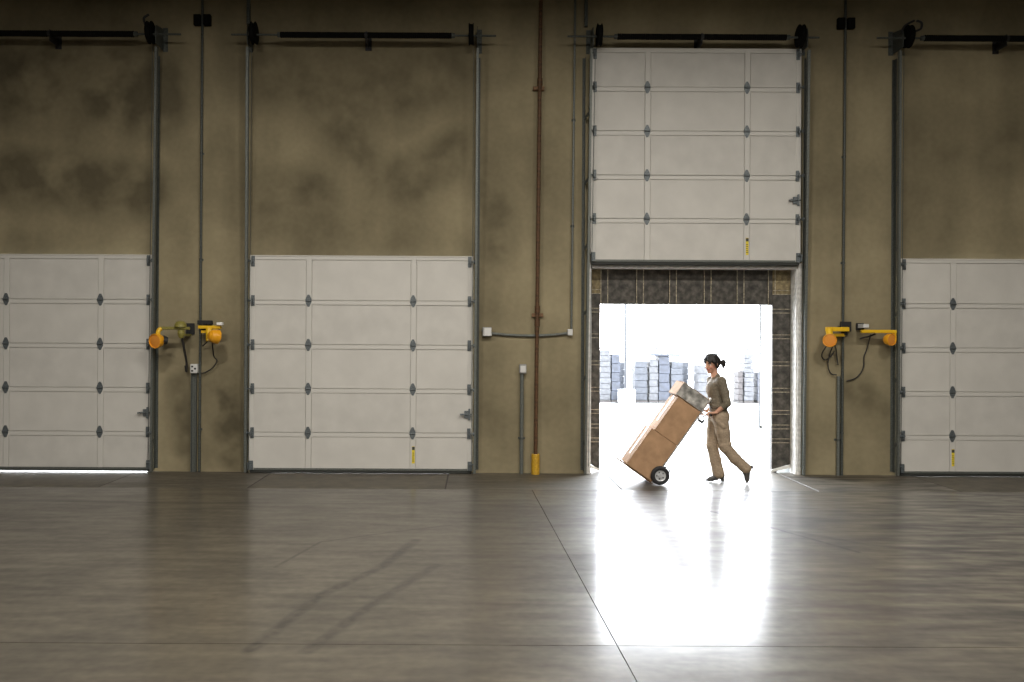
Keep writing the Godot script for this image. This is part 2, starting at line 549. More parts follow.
func structure() -> void:
	# front wall with four openings
	uv_mode = 2
	var st := mb()
	var x := -16.0
	for o in OPENINGS:
		box(st, Vector3((x + o[0]) / 2, 4.1, -0.1), Vector3(o[0] - x, 8.2, 0.2))
		box(st, Vector3((o[0] + o[1]) / 2, (o[2] + 8.2) / 2, -0.1), Vector3(o[1] - o[0], 8.2 - o[2], 0.2))
		x = o[1]
	box(st, Vector3((x + 16.0) / 2, 4.1, -0.1), Vector3(16.0 - x, 8.2, 0.2))
	var w := part("wall_front", st, M.wall, self)
	tag(w, "stained olive grey concrete wall holding the four dock doors", "wall", "", "structure")
	uv_mode = 0
	for s in [["wall_left", Vector3(-16.1, 4.1, 12), Vector3(0.2, 8.2, 24.4), "plain concrete side wall beyond the first dock door"], ["wall_right", Vector3(16.1, 4.1, 12), Vector3(0.2, 8.2, 24.4), "plain concrete side wall beyond the last dock door"], ["wall_back", Vector3(0, 4.1, 24.1), Vector3(32, 8.2, 0.2), "plain concrete wall facing the dock doors"]]:
		st = mb()
		box(st, Vector3.ZERO, s[2])
		tag(part(s[0], st, M.shell, self, s[1]), s[3], "wall", "", "structure")
	st = mb()
	box(st, Vector3.ZERO, Vector3(32.4, 0.2, 24.4))
	tag(part("ceiling", st, M.ceiling, self, Vector3(0, 8.3, 12)), "dark flat warehouse ceiling above the dock", "ceiling", "", "structure")

	# floor: polished slabs with recessed joints
	var fl := thing("floor", Vector3.ZERO, "polished grey concrete floor with streaks and tyre marks", "floor", "", "structure")
	uv_mode = 1
	var j := 0.0035
	var spans := [[-16.0, -7.255], [-4.745, -2.875], [-0.355, 1.855], [4.345, 6.145], [8.66, 16.0]]
	for s in spans:
		st = mb()
		box(st, Vector3((s[0] + s[1]) / 2, -0.15, (-0.2 + 1.33 - j) / 2), Vector3(s[1] - s[0], 0.3, 1.53 - j), 0.002)
		part("apron_slab", st, M.apron, fl)
	for zs in [[1.33, 6.79], [6.79, 12.4], [12.4, 18.0], [18.0, 24.0]]:
		for side in [0, 1]:
			# the long joint runs a little askew
			var za: float = zs[0] + j
			var zb: float = zs[1] - j
			var xa: float = 0.688 + 0.029 * za
			var xb: float = 0.688 + 0.029 * zb
			st = mb()
			var pl := PackedVector2Array([Vector2(-16, za), Vector2(xa - j, za), Vector2(xb - j, zb), Vector2(-16, zb)]) if side == 0 else PackedVector2Array([Vector2(xa + j, za), Vector2(16, za), Vector2(16, zb), Vector2(xb + j, zb)])
			prism(st, pl, 0.0, 0.3, Transform3D(Basis(Vector3(1, 0, 0), Vector3(0, 0, 1), Vector3(0, -1, 0)), Vector3.ZERO))
			part("slab", st, M.floor, fl)
	uv_mode = 0
	st = mb()
	box(st, Vector3(0, -0.2, 12), Vector3(32, 0.36, 24))
	part("joint_filler", st, M.joint, fl)

	# steel frame round the open doorway
	var o3: Array = OPENINGS[2]
	var tr := thing("trim_1", Vector3.ZERO, "white steel edging lining the open doorway", "door frame", "", "structure")
	for s in [[o3[0], -1.0], [o3[1], 1.0]]:
		var xa: float = s[0]
		var sg: float = s[1]
		box_part("jamb_angle", tr, M.frame_white, Vector3(xa - (0.012 if sg > 0 else 0.05), 0.0, -0.2), Vector3(xa + (0.05 if sg > 0 else 0.012), o3[2], 0.014), 0.003)
		box_part("jamb_post", tr, M.frame_white, Vector3(xa + sg * 0.005, 0.0, 0.0), Vector3(xa + sg * 0.06, 2.99, 0.035), 0.005)
	box_part("head_angle", tr, M.frame_white, Vector3(o3[0], o3[2] - 0.012, -0.2), Vector3(o3[1], o3[2] + 0.03, 0.014), 0.003)

	# foundation and yard outside
	st = mb()
	box(st, Vector3(0, -0.72, -0.1), Vector3(32.4, 0.98, 0.2))
	tag(part("trim_2", st, M.shell, self), "concrete dock face below the door sills outside", "foundation", "", "structure")
	st = mb()
	box(st, Vector3(0, -1.3, -100.2), Vector3(300, 0.2, 200))
	tag(part("ground", st, M.lot, self), "sunbleached pale paved yard outside the open door", "yard", "", "structure")


func levelers() -> void:
	var names := ["first", "middle closed", "open", "last"]
	var xs := [[-7.245, -4.755], [-2.865, -0.365], [1.865, 4.335], [6.155, 8.65]]
	for i in 4:
		var a: float = xs[i][0]
		var b: float = xs[i][1]
		var o := thing("dock_leveler", Vector3((a + b) / 2, 0, 0.0), ["brown dock leveler plate at the foot of the door cut by the left edge", "brown dock leveler plate below the closed door beside the rusty pipe", "dock leveler plate in the open doorway under the hand truck", "dock leveler plate at the foot of the door cut by the right edge"][i], "dock leveler", "dock leveler plates in the floor")
		var hw := (b - a) / 2
		var st := mb()
		box(st, Vector3(0, -0.008, 0.43), Vector3(hw * 2 - 0.02, 0.012, 1.76), 0.002)
		part("deck_plate", st, M.plate, o)
		for s in [-1.0, 1.0]:
			box_part("side_curb", o, M.joint, Vector3(s * hw - 0.012, -0.1, -0.2), Vector3(s * hw + 0.012, -0.004, 1.325), 0.0)
		box_part("lip_plate", o, M.plate, Vector3(-hw + 0.1, -0.02, -0.62), Vector3(hw - 0.1, -0.004, -0.44), 0.002)
		box_part("support_frame", o, M.joint, Vector3(-hw + 0.05, -0.3, -0.2), Vector3(hw - 0.05, -0.02, 1.3), 0.0)


# ---------------------------------------------------------------- sectional doors
func hinge_mesh() -> SurfaceTool:
	var st := mb()
	prism(st, PackedVector2Array([Vector2(-0.012, -0.085), Vector2(0.012, -0.085), Vector2(0.03, -0.05), Vector2(0.042, -0.02), Vector2(0.042, 0.02), Vector2(0.03, 0.05), Vector2(0.012, 0.085), Vector2(-0.012, 0.085), Vector2(-0.03, 0.05), Vector2(-0.042, 0.02), Vector2(-0.042, -0.02), Vector2(-0.03, -0.05)]), 0.0, 0.006)
	cyl(st, Vector3(-0.04, 0.0, 0.012), Vector3(0.04, 0.0, 0.012), 0.012, 0.012, 8)
	return st


func roller_mesh(s: float) -> SurfaceTool:
	var st := mb()
	box(st, Vector3(-s * 0.02, 0, 0.008), Vector3(0.05, 0.15, 0.012), 0.004)
	box(st, Vector3(-s * 0.012, 0, 0.035), Vector3(0.02, 0.08, 0.05), 0.004)
	cyl(st, Vector3(-s * 0.03, 0, 0.045), Vector3(s * 0.05, 0, 0.045), 0.008, 0.008, 8)
	cyl(st, Vector3(s * 0.035, 0, 0.045), Vector3(s * 0.055, 0, 0.045), 0.026, 0.026, 12)
	return st


func sectional_door(n: int, x0: float, x1: float, cols: Array, ys: Array, z: float, label: String, tag_col: int, lock: int) -> void:
	var o := Node3D.new()
	o.name = "door_%d" % n
	add_child(o)
	o.position = Vector3((x0 + x1) / 2, ys[0], z)
	tag(o, label, "dock door", "sectional dock doors", "structure")
	var cx := (x0 + x1) / 2
	var hw := (x1 - x0) / 2
	var hm := hinge_mesh().commit()
	var rl := roller_mesh(-1.0).commit()
	var rr := roller_mesh(1.0).commit()
	for i in 5:
		var a: float = ys[i] - ys[0]
		var b: float = ys[i + 1] - ys[0]
		var st := mb()
		# back sheet, with the fields between rails and stiles proud of it so that real grooves part them
		box(st, Vector3(0, 0, -0.005), Vector3(hw * 2, b - a + 0.003, 0.035), 0.0)
		var marks := [-hw, cols[0] - cx - 0.018, cols[0] - cx + 0.068, cols[1] - cx - 0.018, cols[1] - cx + 0.068, hw]
		for q in [0, 2, 4]:
			box(st, Vector3((marks[q] + marks[q + 1]) / 2, -0.031, 0.0175), Vector3(marks[q + 1] - marks[q], b - a - 0.072, 0.011), 0.0025)
		var sec := part("section_panel", st, M.panel if (i + n) % 2 == 0 else M.panel2, o, Vector3(0, (a + b) / 2, 0))
		var h := (b - a) / 2 - 0.003
		# rails along the upper and lower edge, stiles over the columns
		box_part("top_rail", sec, M.stile, Vector3(-hw + 0.05, h - 0.056, 0.012), Vector3(hw - 0.05, h - 0.001, 0.0255), 0.002)
		if i == 4:
			box_part("top_edge", sec, M.stile, Vector3(-hw, h - 0.012, 0.02), Vector3(hw, h + 0.004, 0.034), 0.002)
		for c in cols:
			box_part("stile", sec, M.stile, Vector3(c - cx - 0.012, -h + 0.004, 0.012), Vector3(c - cx + 0.062, h - 0.004, 0.0285), 0.002)
		for s in [-1.0, 1.0]:
			var lo := Vector3(s * hw - (0.07 if s > 0 else 0.0), -h + 0.002, 0.022)
			box_part("end_stile", sec, M.stile, lo, lo + Vector3(0.07, 2 * h - 0.006, 0.009), 0.002)
		if i < 4:
			for c in cols:
				part("hinge", hm, M.hinge, sec, Vector3(c - cx + 0.018, h, 0.0285))
			part("roller_hinge", rl, M.hinge, sec, Vector3(-hw + 0.03, h, 0.03))
			part("roller_hinge", rr, M.hinge, sec, Vector3(hw - 0.03, h, 0.03))
		else:
			part("top_roller_bracket", rl, M.hinge, sec, Vector3(-hw + 0.03, h - 0.08, 0.03))
			part("top_roller_bracket", rr, M.hinge, sec, Vector3(hw - 0.03, h - 0.08, 0.03))
		if i == 0:
			for s in [-1.0, 1.0]:
				st = mb()
				box(st, Vector3(0, 0, 0.01), Vector3(0.06, 0.13, 0.02), 0.004)
				box(st, Vector3(s * 0.03, -0.01, 0.035), Vector3(0.012, 0.1, 0.06), 0.003)
				cyl(st, Vector3(-0.02, 0.03, 0.04), Vector3(s * 0.05, 0.03, 0.04), 0.012, 0.012, 8)
				part("bottom_bracket", st, M.hinge, sec, Vector3(s * (hw - 0.035), -h + 0.065, 0.03))
			if tag_col >= 0:
				var t := box_part("warning_tag", sec, M.yellow_tag, Vector3(cols[tag_col] - cx + 0.012, -h + 0.1, 0.0285), Vector3(cols[tag_col] - cx + 0.05, -h + 0.34, 0.0305), 0.0)
				t.set_meta("label", "narrow yellow warning tag with black print")
				box_part("tag_print_band", sec, M.tag_print, Vector3(cols[tag_col] - cx + 0.012, -h + 0.29, 0.0305), Vector3(cols[tag_col] - cx + 0.05, -h + 0.335, 0.0312), 0.0)
				for k in 5:
					box_part("tag_print_line", sec, M.tag_print, Vector3(cols[tag_col] - cx + 0.018, -h + 0.13 + k * 0.028, 0.0305), Vector3(cols[tag_col] - cx + 0.044 - 0.004 * (k % 3), -h + 0.14 + k * 0.028, 0.0309), 0.0)
		if i == 1 and lock != 0:
			st = mb()
			box(st, Vector3(0, 0, 0.012), Vector3(0.08, 0.1, 0.018), 0.004)
			cyl(st, Vector3(-0.1, 0.0, 0.03), Vector3(0.06, 0.0, 0.03), 0.011, 0.011, 8)
			box(st, Vector3(0.03, 0.0, 0.03), Vector3(0.03, 0.16, 0.016), 0.004)
			cyl(st, Vector3(-0.085, 0.0, 0.03), Vector3(-0.085, 0.0, 0.07), 0.01, 0.014, 8)
			part("slide_lock", st, M.hinge, sec, Vector3(lock * (hw - 0.075), -0.04, 0.03))
	var g := mb()
	box(g, Vector3(0, -0.019 if n != 1 else -0.006, 0), Vector3(hw * 2 - 0.02, 0.04 if n != 1 else 0.036, 0.05), 0.008)
	part("bottom_gasket", g, M.gasket, o)
	box_part("bottom_retainer", o, M.galv, Vector3(-hw, 0.0, 0.02), Vector3(hw, 0.03, 0.03), 0.002)


func door_track(xb: float, xt: float, s: float, top: float, label: String, strut: bool) -> void:
	# s: +1 when the door lies to the left of this track (the channel opens towards it)
	var o := thing("door_track", Vector3(xb, 0, 0), label, "door track", "steel tracks of the dock doors")
	var zt := 0.24
	var zb := 0.105
	var a := Vector3(0, 0.01, zb)
	var b := Vector3(xt - xb, top, zt)
	var d := (b - a).normalized()
	var side := Vector3.RIGHT
	var fwd := side.cross(d).normalized()
	var bs := Basis(side, d, fwd)
	var st := mb()
	var ln := a.distance_to(b)
	box(st, (a + b) / 2 + side * 0.022 * s, Vector3(0.004, ln, 0.058), 0.0, bs)
	box(st, (a + b) / 2 + fwd * 0.027 + side * 0.007 * s, Vector3(0.032, ln, 0.004), 0.0, bs)
	box(st, (a + b) / 2 - fwd * 0.027 + side * 0.007 * s, Vector3(0.032, ln, 0.004), 0.0, bs)
	box(st, (a + b) / 2 + fwd * 0.02 - side * 0.007 * s, Vector3(0.004, ln, 0.016), 0.0, bs)
	part("channel", st, M.galv, o)
	st = mb()
	box(st, Vector3(s * 0.045, top / 2, 0.005), Vector3(0.036, top - 0.1, 0.006), 0.001)
	box(st, Vector3(s * 0.028, top / 2, 0.035), Vector3(0.005, top - 0.1, 0.066), 0.001)
	part("wall_angle", st, M.galv_dark, o)
	var k := 0.45
	while k < top:
		var t := k / top
		var p := a.lerp(b, t)
		st = mb()
		var e := Vector3(s * 0.028, k - 0.03, 0.06)
		var f := p + side * 0.024 * s
		var mid := (e + f) / 2
		box(st, mid, Vector3(0.006, 0.05, e.distance_to(f) + 0.02), 0.001, Basis.looking_at((f - e).normalized() if e.distance_to(f) > 0.01 else Vector3.FORWARD))
		part("track_bracket", st, M.galv_dark, o)
		k += 0.92
	if strut:
		st = mb()
		box(st, Vector3(0.02 * s, 7.25, 0.03), Vector3(0.045, 1.86, 0.05), 0.003)
		part("upper_strut", st, M.galv_dark, o)
	# lifting cable beside the channel
	st = mb()
	cyl(st, Vector3(-s * 0.035, 0.12, zb + 0.01), b + Vector3(-s * 0.05, 0.0, -0.0), 0.004, 0.004, 6)
	part("lift_cable", st, M.galv_dark, o)


func spring_shaft(x0: float, x1: float, s0: float, s1: float, drums: Array, label: String, hooks: Array) -> void:
	var y := 6.1
	var z := 0.26
	var cx := (x0 + x1) / 2
	var o := thing("torsion_spring_shaft", Vector3(cx, y, z), label, "door spring", "torsion springs over the dock doors")
	var st := mb()
	cyl(st, Vector3(x0 - cx, 0, 0), Vector3(x1 - cx, 0, 0), 0.014, 0.014, 10)
	part("shaft", st, M.galv_dark, o)
	var prof := []
	var n := int((s1 - s0) / 0.03)
	prof.append(Vector2(0.0, 0.0))
	for i in n:
		prof.append(Vector2(0.038, (i + 0.0) * (s1 - s0) / n))
		prof.append(Vector2(0.045, (i + 0.5) * (s1 - s0) / n))
	prof.append(Vector2(0.030, s1 - s0))
	prof.append(Vector2(0.0, s1 - s0))
	st = mb()
	lathe(st, prof, Transform3D(Basis(Vector3.FORWARD, PI / 2), Vector3(s0 - cx, 0, 0)), 10)
	part("spring", st, M.spring, o)
	for e in [s0, s1]:
		st = mb()
		cyl(st, Vector3(e - cx - 0.04, 0, 0), Vector3(e - cx + 0.04, 0, 0), 0.036, 0.036, 12)
		part("spring_cone", st, M.galv_dark, o)
	st = mb()
	var m := (s0 + s1) / 2 - cx
	box(st, Vector3(m, -0.02, -0.13), Vector3(0.012, 0.16, 0.26), 0.002)
	box(st, Vector3(m, -0.02, -0.256), Vector3(0.09, 0.22, 0.008), 0.002)
	cyl(st, Vector3(m - 0.02, 0, 0), Vector3(m + 0.02, 0, 0), 0.045, 0.045, 12)
	part("centre_bracket", st, M.black, o)
	for d in drums:
		st = mb()
		var prof2 := [Vector2(0.014, -0.035), Vector2(0.14, -0.035), Vector2(0.155, -0.028), Vector2(0.135, -0.018), Vector2(0.135, 0.018), Vector2(0.155, 0.028), Vector2(0.14, 0.035), Vector2(0.014, 0.035)]
		lathe(st, prof2, Transform3D(Basis(Vector3.FORWARD, PI / 2), Vector3(d[0] - cx, 0.02, 0)), 24)
		part("cable_drum", st, M.spring, o)
		st = mb()
		var px: float = d[0] - cx + d[1] * 0.085
		prism(st, PackedVector2Array([Vector2(-0.26, -0.14), Vector2(0.03, -0.14), Vector2(0.06, 0.0), Vector2(0.03, 0.12), Vector2(-0.26, 0.16)]), px - 0.004, px + 0.004, Transform3D(Basis(Vector3(0, 0, 1), Vector3(0, 1, 0), Vector3(1, 0, 0)), Vector3.ZERO))
		box(st, Vector3(px + d[1] * 0.03, 0.01, -0.254), Vector3(0.07, 0.34, 0.008), 0.002)
		cyl(st, Vector3(px - 0.015, 0, 0), Vector3(px + 0.015, 0, 0), 0.03, 0.03, 10)
		part("bearing_plate", st, M.galv_dark, o)
	for h in hooks:
		st = mb()
		var pts := []
		for q in h:
			pts.append(Vector3(q.x - cx, q.y - y, 0.03))
		tube(st, smooth_path(pts, 5), 0.016, 6)
		part("cable_guard", st, M.black, o)


func doors() -> void:
	var closed := [0.04, 0.57, 1.188, 1.806, 2.427, 3.06]
	var lifted := [2.995, 3.602, 4.212, 4.834, 5.45, 5.995]
	sectional_door(1, -7.335, -4.545, [-6.615, -5.29], closed, 0.06, "closed white panelled dock door cut by the left edge of the picture", -1, 1)
	sectional_door(2, -3.175, -0.03, [-2.362, -0.89], closed, 0.06, "closed white panelled dock door with yellow tag, left of the rusty pipe", 1, 1)
	sectional_door(3, 1.615, 4.565, [2.385, 3.785], lifted, 0.075, "raised white panelled dock door above the open doorway", 1, 1)
	sectional_door(4, 5.975, 8.81, [6.70, 8.06], closed, 0.06, "closed white panelled dock door cut by the right edge of the picture", 0, 0)
	door_track(-4.545, -4.45, 1.0, 5.93, "slanted steel track beside the leftmost closed door", false)
	door_track(-7.345, -7.42, -1.0, 5.93, "steel track at the hidden edge of the leftmost closed door", false)
	door_track(-3.205, -3.17, -1.0, 5.93, "steel track between the pillar lamps and the middle closed door", true)
	door_track(-0.005, 0.01, 1.0, 5.93, "steel track between the middle closed door and the rusty pipe", false)
	door_track(1.565, 1.6, -1.0, 5.93, "tall steel track along the left side of the open doorway", true)
	door_track(4.615, 4.605, 1.0, 5.93, "tall steel track along the right side of the open doorway", false)
	door_track(5.95, 5.885, -1.0, 5.93, "steel track beside the rightmost closed door", false)
	door_track(8.84, 8.9, 1.0, 5.93, "steel track at the hidden edge of the rightmost closed door", false)
	spring_shaft(-7.8, -4.1, -7.1, -4.74, [[-4.52, 1.0], [-7.4, -1.0]], "black torsion spring on a shaft above the leftmost door", [[Vector2(-4.52, 6.14), Vector2(-4.58, 6.22), Vector2(-4.6, 6.31), Vector2(-4.53, 6.36)]])
	spring_shaft(-3.4, 0.27, -2.72, -0.34, [[-3.085, -1.0], [-0.075, 1.0]], "long black torsion spring above the middle closed door", [])
	spring_shaft(1.26, 4.75, 1.95, 4.3, [[1.7, -1.0], [4.49, 1.0]], "black torsion spring just above the raised door", [])
	spring_shaft(5.55, 9.3, 6.2, 8.5, [[5.98, -1.0], [8.82, 1.0]], "black torsion spring above the rightmost door", [[Vector2(5.87, 6.15), Vector2(5.92, 6.26), Vector2(6.05, 6.33)], [Vector2(6.05, 6.18), Vector2(6.14, 6.22), Vector2(6.15, 6.30), Vector2(6.08, 6.33)]])


# ---------------------------------------------------------------- dock shelter round the opening, outside
func dock_shelter() -> void:
	var o := thing("dock_shelter", Vector3(3.09, 0, -0.22), "dark pleated dock shelter framing the open doorway outside", "dock shelter")
	var x0 := 1.62 - 3.09
	var x1 := 4.57 - 3.09
	# head curtain: pleats hung side by side, each with a stitched double seam
	var hc := Node3D.new()
	hc.name = "head_curtain"
	o.add_child(hc)
	var edges := [-1.285, -0.77, -0.295, 0.205, 0.68, 1.13, 1.24]
	for i in 6:
		var a: float = edges[i]
		var b: float = edges[i + 1]
		var st := mb()
		box(st, Vector3((a + b) / 2, 2.72, -0.02 - 0.004 * (i % 2)), Vector3(b - a - 0.004, 0.62, 0.035), 0.008)
		part("pleat", st, M.vinyl, hc)
		for q in [0.0, 0.098]:
			if a + q < 1.25:
				st = mb()
				box(st, Vector3(a + q + 0.008, 2.72, 0.0), Vector3(0.013, 0.618, 0.008), 0.002)
				part("seam", st, M.seam, hc)
	box_part("backing_sheet", hc, M.vinyl, Vector3(-1.47, 2.415, -0.055), Vector3(1.47, 3.06, -0.042), 0.0)
	# side curtains: overlapping flaps, the topmost bleached tan
	for s in [-1, 1]:
		var sc := Node3D.new()
		sc.name = "side_curtain"
		o.add_child(sc, true)
		var inner := -1.285 if s < 0 else 1.2
		var outer := x0 if s < 0 else x1
		var cuts := [2.98, 2.56, 2.29, 1.92, 1.53, 1.15, 0.83, 0.62, 0.42, 0.09]
		for i in 9:
			var st := mb()
			var lo: float = cuts[i + 1]
			var up: float = cuts[i]
			var l := minf(inner, outer)
			var r := maxf(inner, outer)
			if i == 8:
				# the last flap is cut on a slant
				var low_in := 0.03
				var low_out := 0.13
				var pl := PackedVector2Array([Vector2(l, up), Vector2(r, up), Vector2(r, low_in if s < 0 else low_out), Vector2(l, low_out if s < 0 else low_in)])
				prism(st, pl, -0.04, 0.0)
			else:
				box(st, Vector3((l + r) / 2, (lo + up) / 2, -0.02 + 0.005 * (i % 2)), Vector3(r - l, up - lo + 0.001, 0.04), 0.003)
			part("flap", st, M.vinyl_tan if i == 0 else M.vinyl, sc)
			if i < 8:
				for q in [0.0, 0.055]:
					st = mb()
					box(st, Vector3((l + r) / 2, lo + q + 0.006, 0.007), Vector3(r - l, 0.011, 0.008), 0.002)
					part("seam", st, M.seam, sc)
		box_part("backing_sheet", sc, M.vinyl, Vector3(minf(inner, s * 1.55), 0.1, -0.055), Vector3(maxf(inner, s * 1.55), 3.06, -0.042), 0.0)
		var sl := mb()
		var xa := inner if s < 0 else inner - 0.02
		var xb := outer
		var pm := PackedVector2Array([Vector2(xa, 0.0), Vector2(xa, 0.035), Vector2(xb, 0.12), Vector2(xb, 0.07)])
		prism(sl, pm, 0.0, 0.02)
		part("toe_strip", sl, M.white, sc)
	# frame of the shelter behind the curtains
	for s in [-1.0, 1.0]:
		box_part("side_frame", o, M.galv_dark, Vector3(s * 1.56 - 0.05, -0.3, -0.75), Vector3(s * 1.56 + 0.05, 3.2, 0.018), 0.004)
	box_part("head_frame", o, M.galv_dark, Vector3(-1.6, 3.06, -0.75), Vector3(1.6, 3.2, 0.018), 0.004)
	box_part("bumper_post", o, M.rubber, Vector3(1.285, -0.4, -0.34), Vector3(1.345, 0.62, -0.2), 0.008)
	box_part("wing_panel", o, M.white, Vector3(1.465, 0.55, -1.28), Vector3(1.5, 3.1, -0.75), 0.004)
	box_part("wing_rail", o, M.pole, Vector3(1.45, 0.5, -1.32), Vector3(1.5, 3.1, -1.28), 0.004)


# ---------------------------------------------------------------- pipes and boxes on the wall
func pipe_run(o: Node3D, called: String, pts: Array, r: float, m: Material) -> void:
	var st := mb()
	tube(st, pts, r, 10)
	part(called, st, m, o)


func clamp_at(o: Node3D, p: Vector3, r: float, m: Material) -> void:
	var st := mb()
	box(st, p + Vector3(0, 0, -p.z + 0.007), Vector3(r * 3.5, 0.03, 0.008), 0.001)
	cyl(st, p - Vector3(0, 0.015, 0), p + Vector3(0, 0.015, 0), r * 1.25, r * 1.25, 10)
	part("pipe_clamp", st, m, o)


func wall_fittings() -> void:
	# dark conduits dropping from square boxes on the two lamp pillars
	for c in [[-3.872, -3.885, "dark conduit dropping from the black box between the left pair of lamps"], [5.215, 5.19, "dark conduit dropping from the black box between the right pair of lamps"]]:
		var o := thing("electrical_conduit", Vector3(c[0], 0, 0), c[2], "conduit", "electrical conduits on the wall")
		pipe_run(o, "pipe", [Vector3(0, 8.1, 0.035), Vector3(c[1] - c[0], 0.0, 0.035)], 0.017, M.galv_dark if c[0] < 0 else M.galv_dark)
		var st := mb()
		box(st, Vector3(-0.07, 6.38, 0.038), Vector3(0.1, 0.15, 0.07), 0.005)
		box(st, Vector3(0.07, 6.38, 0.038), Vector3(0.1, 0.15, 0.07), 0.005)
		part("pull_box", st, M.spring, o)
		for y in [0.6, 3.0, 4.5]:
			clamp_at(o, Vector3(lerpf(c[1] - c[0], 0.0, y / 8.1), y, 0.035), 0.017, M.galv_dark)
	# receptacle posts
	for c in [[-3.965, 1.44, 0.07, "galvanised strut post with a white socket box below the left lamps"], [0.665, 1.46, 0.028, "short galvanised conduit with a grey socket box left of the rusty pipe"], [5.135, 1.40, 0.025, "short galvanised conduit beside the dark conduit under the right lamps"]]:
		var o := thing("socket_post", Vector3(c[0], 0, 0), c[3], "socket post", "short socket posts at the wall")
		var w: float = c[2]
		if c[0] < -3:
			var st := mb()
			box(st, Vector3(-0.033, c[1] / 2, 0.04), Vector3(0.008, c[1], 0.05), 0.001)
			box(st, Vector3(0.033, c[1] / 2, 0.04), Vector3(0.008, c[1], 0.05), 0.001)
			box(st, Vector3(0, c[1] / 2, 0.012), Vector3(0.07, c[1], 0.006), 0.001)
			part("strut_channel", st, M.galv, o)
		else:
			pipe_run(o, "pipe", [Vector3(0, 0, 0.045), Vector3(0, c[1], 0.045)], w, M.galv)
			clamp_at(o, Vector3(0, 0.5, 0.045), w, M.galv_dark)
		if c[0] < 5:
			var st2 := mb()
			box(st2, Vector3(0.012, c[1] + 0.02, 0.05), Vector3(0.1, 0.13, 0.09), 0.008)
			var bx := part("socket_box", st2, M.outlet if c[0] < -3 else M.box_grey, o)
			for k in ([[-0.02, 0.03], [0.02, 0.0], [-0.02, -0.03]] if c[0] < -3 else []):
				box_part("socket_face", bx, M.black, Vector3(0.012 + k[0] - 0.014, c[1] + 0.02 + k[1] - 0.012, 0.093), Vector3(0.012 + k[0] + 0.014, c[1] + 0.02 + k[1] + 0.012, 0.098), 0.001)
			if c[0] > -3:
				box_part("cover_plate", bx, M.outlet, Vector3(-0.025, c[1] - 0.025, 0.094), Vector3(0.05, c[1] + 0.065, 0.1), 0.002)
	# rusty sprinkler drain pipe in its yellow guard
	var rp := thing("rusty_pipe", Vector3(0.88, 0, 0), "tall rusty brown pipe running down the wall beside the open doorway", "pipe")
	pipe_run(rp, "pipe", [Vector3(0.03, 8.15, 0.075), Vector3(-0.02, 0.02, 0.075)], 0.027, M.rust)
	for y in [5.52, 2.32, 2.13]:
		var st := mb()
		cyl(st, Vector3(0.006 + (y - 4.0) * 0.006, y - 0.05, 0.075), Vector3(0.006 + (y - 4.0) * 0.006, y + 0.05, 0.075), 0.037, 0.037, 12)
		part("coupling", st, M.rust, rp)
	for y in [5.44, 2.24]:
		var st := mb()
		box(st, Vector3(0.0, y, 0.034), Vector3(0.16, 0.05, 0.06), 0.004)
		part("pipe_bracket", st, M.card_dark, rp)
	var g := thing("pipe_guard", Vector3(0.86, 0, 0.0), "yellow guard sleeve round the foot of the rusty pipe", "pipe guard")
	var sg := mb()
	lathe(sg, [Vector2(0.036, 0.0), Vector2(0.058, 0.0), Vector2(0.058, 0.275), Vector2(0.052, 0.285), Vector2(0.036, 0.285)], Transform3D(Basis(), Vector3(0, 0.0, 0.075)), 20)
	part("sleeve", sg, M.guard, g)
	# sagging conduit between two boxes with its riser
	var h := thing("electrical_conduit", Vector3(0.17, 2.0, 0), "pale horizontal conduit with junction boxes crossing behind the rusty pipe", "conduit", "electrical conduits on the wall")
	pipe_run(h, "pipe", smooth_path([Vector3(0.05, -0.02, 0.025), Vector3(0.35, -0.045, 0.025), Vector3(0.7, -0.05, 0.025), Vector3(0.95, -0.035, 0.025), Vector3(1.17, -0.01, 0.025)], 5), 0.02, M.galv)
	pipe_run(h, "riser_pipe", [Vector3(1.19, 0.0, 0.035), Vector3(1.23, 6.15, 0.035)], 0.016, M.galv)
	pipe_run(h, "door_lead", [Vector3(-0.082, 0.02, 0.05), Vector3(0.0, 0.0, 0.05)], 0.012, M.galv)
	var sb := mb()
	box(sb, Vector3(0, 0, 0.045), Vector3(0.13, 0.13, 0.09), 0.006)
	var jb := part("junction_box", sb, M.box_grey, h)
	box_part("cover_plate", jb, M.outlet, Vector3(-0.04, -0.055, 0.09), Vector3(0.06, 0.055, 0.097), 0.002)
	sb = mb()
	box(sb, Vector3(1.17, -0.0, 0.04), Vector3(0.07, 0.09, 0.08), 0.006)
	part("elbow_box", sb, M.outlet, h)
	for y in [1.5, 3.0]:
		clamp_at(h, Vector3(1.19 + y * 0.0065, y, 0.035), 0.016, M.galv_dark)


# ---------------------------------------------------------------- dock lamps on swing arms
func lamp_head(o: Node3D, at: Vector3, facing: Vector3, r: float) -> void:
	var y := facing.normalized()
	var xx := side_of(y)
	var t := Transform3D(Basis(xx, y, xx.cross(y)), at)
	var st := mb()
	lathe(st, [Vector2(0.0, -r * 0.95), Vector2(r * 0.45, -r * 0.88), Vector2(r * 0.78, -r * 0.6), Vector2(r * 0.95, -r * 0.2), Vector2(r * 1.0, r * 0.25), Vector2(r * 1.0, r * 0.5), Vector2(r * 0.92, r * 0.55), Vector2(r * 0.9, r * 0.35)], t, 20)
	var head := part("lamp_head", st, M.lamp_amber, o)
	st = mb()
	lathe(st, [Vector2(r * 0.9, r * 0.38), Vector2(r * 0.5, r * 0.46), Vector2(0.0, r * 0.5)], t, 20)
	part("lamp_lens", st, M.lens, head)


func cord_part(o: Node3D, pts: Array, r := 0.009) -> void:
	var st := mb()
	tube(st, smooth_path(pts, 6), r, 6)
	part("cord", st, M.cord, o)


